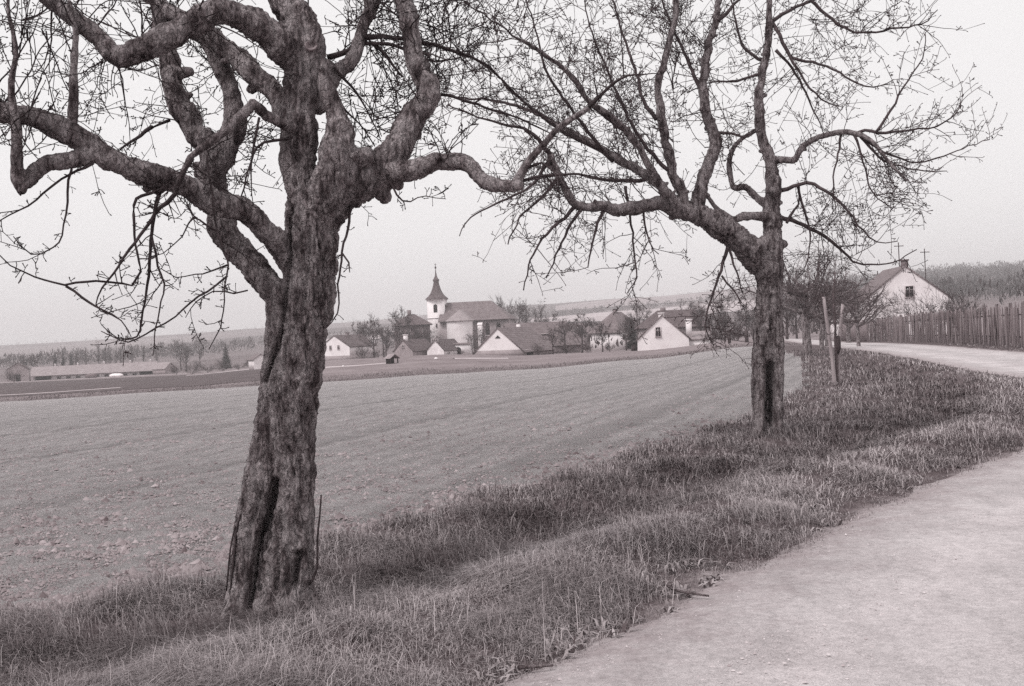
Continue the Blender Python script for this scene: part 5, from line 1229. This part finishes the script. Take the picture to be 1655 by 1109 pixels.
# ------------------------------------------------------------------ board fence along the road
fe = empty('board_fence', (22, 50, 0)); tag(fe, 'tall weathered board fence along the road below the white house', 'fence')
fl_ = catmull(np.array([(19.0, 34), (21.6, 45.0), (24.2, 57.0), (28.4, 80.0), (33.6, 110.0), (36.5, 128)]), 0.05)
cum = np.concatenate([[0], np.cumsum(np.linalg.norm(np.diff(fl_, axis=0), axis=1))])
BW = 0.17
def board_mesh(k):
    r_ = np.random.default_rng(k); mb = MB(); h_ = 1.85; w_ = BW * r_.uniform(.84, .93)
    if k % 2: mb.prism([(-w_ / 2, 0), (w_ / 2, 0), (w_ / 2, h_ - .03), (0.01, h_ + .06), (-w_ / 2, h_ - .02)], -.012, .012)
    else: mb.prism([(-w_ / 2, 0), (w_ / 2, 0), (w_ / 2, h_ + r_.normal(0, .02)), (-w_ / 2, h_ + r_.normal(0, .02))], -.012, .012)
    mt = simple_mat('board_%d' % k, [.06, .09, .13, .19, .10, .15][k], [.13, .18, .24, .31, .2, .27][k], 9, 4, .4, .01, (1, 1, .12))
    return mb.mesh('board', mt)
bms = [board_mesh(k) for k in range(6)]
rgf = np.random.default_rng(77); nb_ = int((cum[-1] - 4) / BW); cnt = 0; rest = MB()
for i in range(nb_):
    s = i * BW; x_ = np.interp(s, cum, fl_[:, 0]); y_ = np.interp(s, cum, fl_[:, 1]); x2 = np.interp(s + .1, cum, fl_[:, 0]); y2 = np.interp(s + .1, cum, fl_[:, 1])
    if x_ / y_ > 0.475: continue
    az = math.atan2(y2 - y_, x2 - x_); z_ = tz(x_, y_) - .02; k = rgf.choice(6, p=[.2, .2, .2, .1, .15, .15])
    hs = rgf.normal(1, .04)
    if rgf.uniform() < .03: continue
    if cnt < 300:
        o = bpy.data.objects.new('board', bms[k]); COL.objects.link(o); o.parent = fe
        no_ = rgf.uniform(-.01, .03); o.location = (x_ - 22 + math.sin(az) * no_, y_ - 50 - math.cos(az) * no_, z_); o.rotation_euler = (rgf.normal(0, .025), rgf.normal(0, .02), az); o.scale = (1, 1, hs); cnt += 1
    else: rest.box((x_ - 22, y_ - 50, z_ + .93 * hs), (BW * .88, .024, 1.86 * hs), az)
if rest.n: tag(rest.build('far_boards', bms[2].materials[0], fe), kind='stuff')
ss = 0.0
while ss < cum[-1] - 7:
    p0 = np.array([np.interp(ss, cum, fl_[:, 0]), np.interp(ss, cum, fl_[:, 1])]); p1 = np.array([np.interp(ss + 2.8, cum, fl_[:, 0]), np.interp(ss + 2.8, cum, fl_[:, 1])])
    z0, z1 = tz(*p0), tz(*p1); az = math.atan2(p1[1] - p0[1], p1[0] - p0[0])
    if p0[0] / p0[1] < .51:
        nv = np.array([-math.sin(az), math.cos(az)]) * -.07
        mb = MB(); mb.box((p0[0] - 22 + nv[0] * 1.2, p0[1] - 50 + nv[1] * 1.2, z0 + .98), (.12, .12, 2.05), az); mb.build('post', M['board'], fe)
        for zz in (.45, 1.45):
            mb = MB(); mb.tube(np.array([(p0[0] - 22 + nv[0] * .8, p0[1] - 50 + nv[1] * .8, z0 + zz), (p1[0] - 22 + nv[0] * .8, p1[1] - 50 + nv[1] * .8, z1 + zz)]), [.035, .035], 4); mb.build('rail', M['board'], fe)
    ss += 2.8

# utility poles behind the house, garden posts at the field edge
def pole(label, u, vt, vb, D, r_=.09, group=None, name='utility_pole', cat='pole', arm=True):
    a = P(u, vt, D); gz = tz(a[0], a[1]) - .3; rt = empty(name, (a[0], a[1], gz)); tag(rt, label, cat, group)
    mb = MB(); mb.tube(np.array([(0, 0, 0), (.02, 0, (a[2] - gz) / 2), (0, 0, a[2] - gz)]), [r_, r_ * .9, r_ * .75], 7); mb.build('shaft', M['dark_wood'], rt)
    if arm:
        mb = MB(); mb.box((0, -.1, a[2] - gz - .5), (1.3, .08, .1)); ar = mb.build('crossarm', M['dark_wood'], rt)
        for x_ in (-.55, .55): mb = MB(); mb.lathe([(.04, 0), (.06, .08), (.03, .16)], (x_, -.1, a[2] - gz - .45), 6); mb.build('insulator', M['white_wall'], ar)
pole('thin utility pole rising just left of the dark chimney', 1452, 392, 0, 150)
pole('thin utility pole rising right of the tall white house', 1494, 402, 0, 155)
pole('utility pole standing left of the tall white house roof', 1418, 438, 0, 135)
pole('short dark garden post left of the hollow trunk', 1178, 534, 0, 108, .16, 'garden posts', 'garden_post', 'post', False)
pole('thick dark garden post close to the hollow trunk', 1206, 532, 0, 106, .2, 'garden posts', 'garden_post', 'post', False)

# young tree tied between stakes
D3 = 27.6
for lab, pl in (('pale leaning stake, the left one of the tied sapling', [(1350, 630, 6.5, 0), (1345, 580, 6, 0), (1338, 530, 5.5, 0), (1331, 480, 5, 0)]),
                ('pale stake on the right of the tied sapling', [(1358, 632, 6, .15), (1355, 590, 5.5, .14), (1357, 545, 5, .13), (1362, 492, 5, .12)])):
    p, r = path3(pl, D3, .2); p[:, 2] = np.minimum(p[:, 2], 9); mb = MB(); mb.tube(p, r, 8)
    tag(mb.build('stake', M['stake'], None), lab, 'stake', 'stakes of the tied sapling')
sap = empty('sapling'); tag(sap, 'young fruit tree tied between two pale stakes on the verge', 'tree')
p, r = path3([(1353, 632, 5, .07), (1352, 590, 4.5, .07), (1350, 550, 4, .07), (1350, 525, 3.5, .07), (1347, 480, 3, .07), (1350, 440, 2, .07)], D3, .1); mb = MB(); mb.tube(p, r, 7); mb.build('trunk', M['twig_row'], sap, True)
p, r = path3([(1354, 572, 4, .08), (1354, 566, 8, .08), (1354, 557, 10, .08), (1354, 549, 9, .08), (1355, 543, 5, .08)], D3, .05); mb = MB(); mb.tube(p, dens_path(p, r, rng, .15, 14), 10); mb.build('tie_wrap', M['dark_wood'], sap, True)
PR3 = dict(PR2, maxlvl=3, twigs=(3, 3, 2), len=(.7, .35, .2), rad=(.009, .007, .006), spurs=7, spur_r=.006, rmin=.005, seg=.12)
sprouts(sap, [((1351, 520, 1349, 445, .07), (0, .1, .5), .8, .7, 12, .007)], D3, PR3, M['twig_row'], 301)

# ------------------------------------------------------------------ bare trees, shrubs and conifers
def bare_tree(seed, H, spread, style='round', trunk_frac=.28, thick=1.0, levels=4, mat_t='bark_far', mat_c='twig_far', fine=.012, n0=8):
    rg = np.random.default_rng(seed); mt = MB(); mc = MB()
    r0 = .028 * H * thick; top = H * (.8 if style != 'bush' else .25)
    pts, rad = walk((0, 0, -.2), (0, 0, 1), top, r0, r0 * .25, rg, top / 8, .05, (0, 0, .3)); mt.tube(pts, rad, 7)
    def rec(p, d, L, r, lvl):
        n = 5; q, rr_ = walk(p, d, L, r, max(r * .4, fine), rg, L / 4, .16, (0, 0, .25 if style != 'weep' else -.3))
        mc.tube(q, rr_, 3, cap=False)
        if lvl >= levels: return
        for _ in range(rg.integers(3, 6)):
            i = rg.integers(1, len(q)); dd = q[i] - q[i - 1]; dd /= np.linalg.norm(dd)
            e = dd * .8 + rand_perp(dd, rg) * rg.uniform(.4, .95); e[2] += .15; e /= np.linalg.norm(e)
            rec(q[i], e, L * rg.uniform(.45, .75), max(rr_[i] * .65, fine), lvl + 1)
    nb_ = n0 + int(rg.integers(0, 4))
    for k in range(nb_):
        f = trunk_frac + (1 - trunk_frac) * (k + rg.uniform()) / nb_
        i = min(int(f * (len(pts) - 1)), len(pts) - 2); p = pts[i] * (1 - (f * (len(pts) - 1) - i)) + pts[i + 1] * (f * (len(pts) - 1) - i)
        a = rg.uniform(0, 6.28)
        if style == 'poplar': up, L = 1.9, H * spread * (1.1 - .6 * f)
        elif style == 'bush': up, L = rg.uniform(.2, 1.6), H * spread * 1.0
        else: up, L = rg.uniform(.25, 1.2), H * spread * (1.15 - .55 * f)
        d = np.array((math.cos(a), math.sin(a), up)); d /= np.linalg.norm(d)
        rec(p, d, L * rg.uniform(.8, 1.15), max(rad[i] * .55, fine), 1)
    return mt.mesh('trunk', M[mat_t], True), mc.mesh('crown', M[mat_c], True)
def conifer_mesh(seed, H):
    rg = np.random.default_rng(seed); mt = MB(); mt.tube(np.array([(0, 0, -.2), (0, 0, H * .5), (0, 0, H)]), [.025 * H, .015 * H, .004 * H], 6); mc = MB()
    for k in range(60):
        f = .08 + .9 * k / 60; L = H * .24 * (1 - f) ** .8 + .1
        for _ in range(7):
            a = rg.uniform(0, 6.28); p = np.array((0, 0, H * f)); e = np.array((math.cos(a), math.sin(a), -.25)); l = L * rg.uniform(.6, 1.1); s = np.array((-math.sin(a), math.cos(a), 0)) * .07 * H * (1.1 - f)
            mc.add([p, p + e * l * .6 + s, p + e * l, p + e * l * .6 - s], [(0, 1, 2, 3)])
    return mt.mesh('trunk', M['bark_far']), mc.mesh('foliage', M['conifer'])
VAR = {'round': [bare_tree(s, 10, .34, fine=.02, n0=10) for s in (1, 2, 3, 4)], 'poplar': [bare_tree(s, 10, .26, 'poplar', .12, .8, 4, n0=10) for s in (5, 6)],
       'bush': [bare_tree(s, 4, .62, 'bush', .1, .6, 4, fine=.012, n0=12) for s in (7, 8)], 'dense': [bare_tree(s, 8, .4, 'round', .16, .9, 5, fine=.016, n0=5) for s in (9, 10)],
       'conifer': [conifer_mesh(s, 10) for s in (11, 12)]}
HV = {'round': 10.4, 'poplar': 11.0, 'bush': 4.6, 'dense': 9.2, 'conifer': 10}
KN = {'round': ('bare_tree', 'tree', 'bare trees around the village'), 'poplar': ('poplar_tree', 'tree', 'upright bare trees behind the cowshed'), 'bush': ('shrub', 'shrub', 'bare shrubs'), 'dense': ('bare_tree', 'tree', 'bare trees around the village'), 'conifer': ('conifer', 'tree', 'conifers')}
cntv = {}
def plant(style, u, vtop, D, label, wide=1.0, group=None, z_off=0.0):
    a = P(u, vtop, D); gz = tz(a[0], a[1]) + z_off; k = cntv.get(style, 0); cntv[style] = k + 1
    tm, cm = VAR[style][k % len(VAR[style])]; s = max(.4, (a[2] - gz)) / HV[style]
    nm, cat, gr = KN[style]; rt = empty(nm, (a[0], a[1], gz), k * 2.1); rt.scale = (s * wide, s * wide, s); tag(rt, label, cat, group or gr)
    obj('trunk', tm, rt); obj('foliage' if style == 'conifer' else 'crown', cm, rt)
T_ = [
 ('dense', 60, 566, 335, 'dark bushy tree above the left end of the cowshed roof', .8), ('dense', 38, 572, 325, 'dark bushy tree behind the grey shed at far left', .9),
 ('conifer', 88, 566, 330, 'leftmost dark conifer behind the cowshed', .9), ('conifer', 101, 563, 335, 'second dark conifer from the left behind the cowshed', .8), ('conifer', 114, 566, 340, 'third dark conifer from the left behind the cowshed', .9),
 ('poplar', 123, 563, 345, 'slim bare tree right of the three dark conifers', .8), ('poplar', 139, 553, 350, 'tall slim bare tree standing alone left of the tallest one', .6), ('poplar', 158, 546, 345, 'tallest slim bare tree behind the middle of the cowshed', .7),
 ('poplar', 167, 556, 340, 'slim bare tree just right of the tallest one behind the cowshed', .7), ('poplar', 177, 552, 350, 'slim bare tree, second right of the tallest one', .7), ('poplar', 186, 558, 345, 'slim bare tree, third right of the tallest one', .7),
 ('poplar', 194, 555, 350, 'slim bare tree, fourth right of the tallest one', .7), ('poplar', 213, 548, 345, 'slim bare tree above the right half of the cowshed roof', .6), ('poplar', 231, 551, 350, 'slim bare tree near the right end of the cowshed roof', .6),
 ('poplar', 250, 550, 350, 'slim bare tree over the right gable of the cowshed', .6), ('round', 290, 548, 330, 'bare tree right of the cowshed gable', .8), ('round', 300, 560, 300, 'smaller bare tree right of the cowshed gable', .9),
 ('round', 322, 545, 340, 'tall bare tree between the cowshed and the lone conifer', .7), ('conifer', 364, 553, 290, 'lone dark conifer left of the big trunk', 1.3),
 ('round', 602, 512, 190, 'bare tree in front of the hill left of the manor', .9), ('round', 578, 520, 230, 'bare tree behind the cottage right of the big trunk', 1.0), ('round', 622, 530, 215, 'low bare tree between cottage and manor', 1.0), ('round', 643, 502, 225, 'bare tree at the left wall of the manor', .9), ('round', 671, 524, 215, 'bare tree in front of the manor', 1.0),
 ('round', 690, 535, 225, 'low bare tree between manor and church tower', 1.0), ('round', 818, 481, 285, 'bare tree rising at the right end of the church roof', .8), ('round', 836, 492, 270, 'broad low bare tree right of the church', 1.1), ('poplar', 848, 474, 285, 'tallest bare tree right of the church', .9),
 ('poplar', 861, 482, 285, 'slim bare tree right of the tallest one by the church', .8), ('poplar', 873, 476, 290, 'rightmost slim bare tree by the church', .8), ('dense', 938, 505, 175, 'broad rounded bare crown right of the long barn roof', 1.35), ('dense', 912, 514, 180, 'rounded bare crown touching the long barn roof', 1.1),
 ('round', 892, 528, 140, 'small dark bare tree in front of the long barn roof', .9), ('round', 972, 520, 170, 'bare tree left of the steep hip roofed house', 1.0), ('round', 1010, 508, 180, 'bare tree covering the right side of the hip roofed house', .9), ('conifer', 1020, 506, 185, 'small dark conifer right of the hip roofed house', 1.2), ('round', 1036, 492, 175, 'tall bare tree left of the white cottage', .9),
 ('round', 1050, 505, 190, 'bare tree behind the left roof slope of the white cottage', 1.0), ('round', 1110, 488, 190, 'bare tree above the chimney of the white cottage', 1.0), ('round', 1130, 495, 160, 'bare tree right of the white cottage annex', 1.1), ('dense', 1150, 500, 155, 'dense bare tree right of the white cottage', 1.2), ('round', 1168, 486, 170, 'tall bare tree midway between white cottage and hollow trunk', 1.0),
 ('dense', 1185, 505, 150, 'dense low bare tree left of the hollow trunk', 1.2), ('round', 1204, 488, 165, 'bare tree touching the left side of the hollow trunk', 1.0), ('dense', 1285, 470, 150, 'dense bare tree just right of the hollow trunk', 1.2), ('dense', 1330, 478, 140, 'dense bare tree behind the tied sapling', 1.2), ('dense', 1362, 484, 130, 'dense bare tree left of the tall white house', 1.2),
 ('round', 1300, 455, 170, 'bare tree far behind the stub of the third fruit tree', 1.1), ('round', 1388, 470, 140, 'bare tree beside the annex of the tall white house', 1.0),
 ('bush', 1503, 460, 103, 'large dark bare shrub in front of the tall white gable', 1.0), ('bush', 1436, 505, 106, 'low bare shrub below the left side of the tall white gable', .9), ('bush', 1412, 512, 108, 'bare shrub in front of the white annex', .8), ('bush', 1388, 520, 110, 'leftmost bare shrub behind the far end of the fence', .8), ('bush', 1552, 470, 100, 'bare shrub at the right corner of the tall white house', .9),
 ('bush', 725, 570, 150, 'low bare shrub left of the white barn gable', 1.0), ('bush', 745, 565, 152, 'low bare shrub below the churchyard wall', 1.0), ('bush', 870, 556, 138, 'low bare shrub right of the white barn', 1.2), ('bush', 915, 555, 140, 'low bare shrub below the rounded crowns', 1.3), ('bush', 950, 556, 138, 'low bare shrub left of the hip roofed house', 1.3), ('bush', 985, 552, 140, 'low bare shrub below the hip roofed house', 1.2),
 ('bush', 1145, 535, 125, 'low bare shrub right of the white annex', 1.3), ('bush', 1165, 530, 125, 'low bare shrub left of the garden posts', 1.3), ('bush', 1192, 528, 122, 'low bare shrub between the garden posts', 1.3), ('bush', 610, 562, 165, 'low bare shrub left of the little grey gable', 1.2), ('bush', 585, 560, 190, 'low bare shrub right of the cottage', 1.1),
 ('bush', 285, 590, 235, 'first shrub of the dark scrub belt, next to the cowshed', 1.5), ('bush', 310, 586, 230, 'second shrub of the dark scrub belt', 1.5), ('bush', 335, 588, 228, 'third shrub of the dark scrub belt', 1.5), ('bush', 360, 584, 225, 'fourth shrub of the dark scrub belt', 1.5), ('bush', 385, 586, 222, 'fifth shrub of the dark scrub belt', 1.5), ('bush', 405, 582, 220, 'sixth shrub of the dark scrub belt, nearest the big trunk', 1.5), ('bush', 22, 598, 240, 'dark shrub at the far left edge', 1.4),

 ('dense', 588, 524, 240, 'dense bare crown right behind the cottage beside the big trunk', 1.2), ('dense', 618, 520, 250, 'dense bare crown between the cottage and the manor', 1.2), ('round', 655, 512, 235, 'bare tree standing against the manor front', 1.0), ('dense', 684, 528, 240, 'dense low crown at the foot of the church tower, left side', 1.1),
 ('round', 778, 528, 225, 'bare tree in front of the church chapel wall', .9), ('round', 762, 540, 215, 'low bare tree above the churchyard gate', 1.0), ('dense', 885, 505, 225, 'dense crown above the right end of the long barn roof', 1.3), ('dense', 958, 512, 215, 'dense crown left of the steep hip roof', 1.3), ('dense', 1028, 512, 200, 'dense crown between hip roof and white cottage', 1.2),
 ('dense', 1094, 498, 215, 'dense crown behind the right roof of the farmhouse', 1.2), ('dense', 1135, 490, 200, 'dense crown above the white annex', 1.3), ('dense', 1215, 492, 185, 'dense crown partly behind the hollow trunk', 1.3), ('round', 1268, 450, 120, 'bare tree close behind the right side of the hollow trunk', 1.0), ('round', 1345, 452, 125, 'bare tree rising behind the two stakes', 1.0),
]
for t_ in T_: plant(*t_)

# third fruit tree of the row and two more beyond
def row_tree(label, u, vb, vt, D, seed, stub=None, lean=0, r0=.21):
    a = P(u, vb, D); gz = tz(a[0], a[1]); rt = empty('fruit_tree', (a[0], a[1], gz)); tag(rt, label, 'tree', 'bare roadside fruit trees')
    s = D / F0; H = (vb - vt) * s; rg = np.random.default_rng(seed); mt = MB(); mc = MB(); th = H * .38
    pts, rad = walk((0, 0, -.2), (lean, 0, 1), th, r0, r0 * .8, rg, .25, .03, (0, 0, .1)); mt.tube(pts, dens_path(pts, rad, rg, .12, 4), 10)
    prm = dict(PR2, maxlvl=3, twigs=(4.8, 3.8, 2.0), len=(1.05, .6, .32), rad=(.02, .012, .008), spurs=.5, spur_r=.008, spur_l=.07, rmin=.005, seg=.25, wander=.16, trop=(.0, -.2, -.2))
    for k in range(13):
        az = k * 2.4 + rg.uniform(-.4, .4); d = np.array((math.cos(az), math.sin(az), rg.uniform(.35, 1.3))); d /= np.linalg.norm(d)
        q, rr_ = walk(pts[-1 - (k % 3)], d, H * rg.uniform(.35, .6), .07, .02, rg, .3, .14, (0, 0, .1)); mt.tube(q, rr_, 6); dress(mc, q, rr_, rg, prm, 0, .25)
    mt.build('trunk', M['bark'], rt, True); mc.build('crown', M['twig_row'], rt)
    if stub:
        b0 = np.array(P(*stub[0], D)) - np.array((a[0], a[1], gz)); b1 = np.array(P(*stub[1], D)) - np.array((a[0], a[1], gz))
        mb = MB(); mb.tube(np.array([b0, (b0 + b1) / 2, b1]), [.13, .13, .14], 9); mb.build('sawn_stub', M['bark_dark'], rt)
row_tree('third fruit tree of the row with a sawn stub pointing left', 1306, 572, 352, 50, 401, ((1306, 480), (1274, 470)))
row_tree('slim fruit tree between the sawn stub tree and the tied sapling', 1328, 566, 398, 60, 404, r0=.13)
row_tree('slim pale fruit tree just left of the annex and fence end', 1388, 563, 425, 66, 405, r0=.12)
row_tree('small far fruit tree behind the tied sapling', 1338, 560, 430, 74, 402)
row_tree('farthest fruit tree of the roadside row', 1372, 556, 460, 92, 403)

# ------------------------------------------------------------------ far hedges and woods that read as one mass
def mass(name, label, pts, hmin, hmax, seed, mat, wfac=.5):
    rg = np.random.default_rng(seed); mb = MB(); n = len(pts)
    V, F3 = [], []; m = 26
    for (x_, y_) in pts:
        z_ = tz(x_, y_); h_ = rg.uniform(hmin, hmax); w_ = h_ * wfac * rg.uniform(.7, 1.3)
        f = rg.uniform(0.1, 1, m); a = rg.uniform(0, 6.28, m); rad_ = w_ * np.sqrt(rg.uniform(0, 1, m)) * (1.15 - f * .8)
        c = np.stack([x_ + rad_ * np.cos(a), y_ + rad_ * np.sin(a), z_ + h_ * f], 1)
        t = np.stack([c + rg.normal(0, h_ * .05, (m, 3)), c + rg.normal(0, h_ * .05, (m, 3)), c + np.array((0, 0, h_ * .22)) + rg.normal(0, h_ * .05, (m, 3))], 1)
        V.append(t.reshape(-1, 3)); 
    V = np.concatenate(V); F3 = np.arange(len(V)).reshape(-1, 3)
    return tag(obj(name, mesh_np(name, V, F3, False, M[mat])), label, 'trees', kind='stuff')
def along(u0, d0, u1, d1, n, jit, seed):
    rg = np.random.default_rng(seed); t = rg.uniform(0, 1, n); D = d0 + (d1 - d0) * t + rg.normal(0, jit, n); u = u0 + (u1 - u0) * t
    return [((uu - W0 / 2) / F0 * dd, dd) for uu, dd in zip(u, D)]
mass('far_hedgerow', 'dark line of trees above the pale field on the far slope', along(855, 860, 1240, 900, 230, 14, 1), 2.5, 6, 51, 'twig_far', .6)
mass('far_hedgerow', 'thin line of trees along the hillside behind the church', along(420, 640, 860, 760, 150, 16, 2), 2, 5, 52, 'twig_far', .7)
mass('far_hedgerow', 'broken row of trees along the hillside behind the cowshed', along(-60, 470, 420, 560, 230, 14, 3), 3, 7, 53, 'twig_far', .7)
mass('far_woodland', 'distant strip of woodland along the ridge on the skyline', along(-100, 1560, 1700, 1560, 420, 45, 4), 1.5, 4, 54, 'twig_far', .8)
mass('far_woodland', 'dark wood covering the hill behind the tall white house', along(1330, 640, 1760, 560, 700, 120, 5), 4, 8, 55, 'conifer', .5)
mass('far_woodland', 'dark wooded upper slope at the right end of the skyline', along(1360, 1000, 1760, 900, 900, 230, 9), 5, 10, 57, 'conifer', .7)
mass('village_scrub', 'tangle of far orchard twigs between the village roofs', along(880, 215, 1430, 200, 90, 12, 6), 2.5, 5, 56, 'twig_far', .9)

# ------------------------------------------------------------------ small things on the verge
for pl, lab in (([(1075, 957, 6, 0), (1100, 968, 6, 0), (1146, 974, 4, 0)], 'short dry stick lying at the edge of the road'), ([(838, 1088, 5, 0), (868, 1086, 5, 0), (895, 1084, 3, 0)], 'short dry stick lying in the bottom grass')):
    pts = []
    for u, v_, w_, d in pl:
        rdv = ray(u, v_); s = -CAM_Z / rdv.z; x_, y_ = rdv.x * s, rdv.y * s; pts.append((x_, y_, tz(x_, y_) + .035))
    pts = catmull(np.array(pts), .03); mb = MB(); mb.tube(pts + .006 * np.stack([noise3(pts * 9), noise3(pts * 9 + 5), 0 * pts[:, 0]], 1), np.linspace(.011, .006, len(pts)), 6); tag(mb.build('stick', M['board'], None, True), lab, 'stick', 'dry sticks on the verge')

# ------------------------------------------------------------------ haze: the damp spring air between here and the hills
hz_m = bpy.data.materials.new('haze'); hz_m.use_nodes = True; nt = hz_m.node_tree; nt.nodes.clear()
pv = nt.nodes.new('ShaderNodeVolumePrincipled'); pv.inputs['Color'].default_value = (.97, .95, .96, 1); pv.inputs['Density'].default_value = HAZE; pv.inputs['Anisotropy'].default_value = .2
om = nt.nodes.new('ShaderNodeOutputMaterial'); nt.links.new(pv.outputs[0], om.inputs['Volume'])
mb = MB(); zlo, zhi = float(VT[:, 2].min()) - 1.0, float(VT[:, 2].max()) + 14.0
mb.box((0, 0, (zlo + zhi) / 2), (5260, 5260, zhi - zlo)); tag(mb.build('haze', hz_m), kind='stuff')
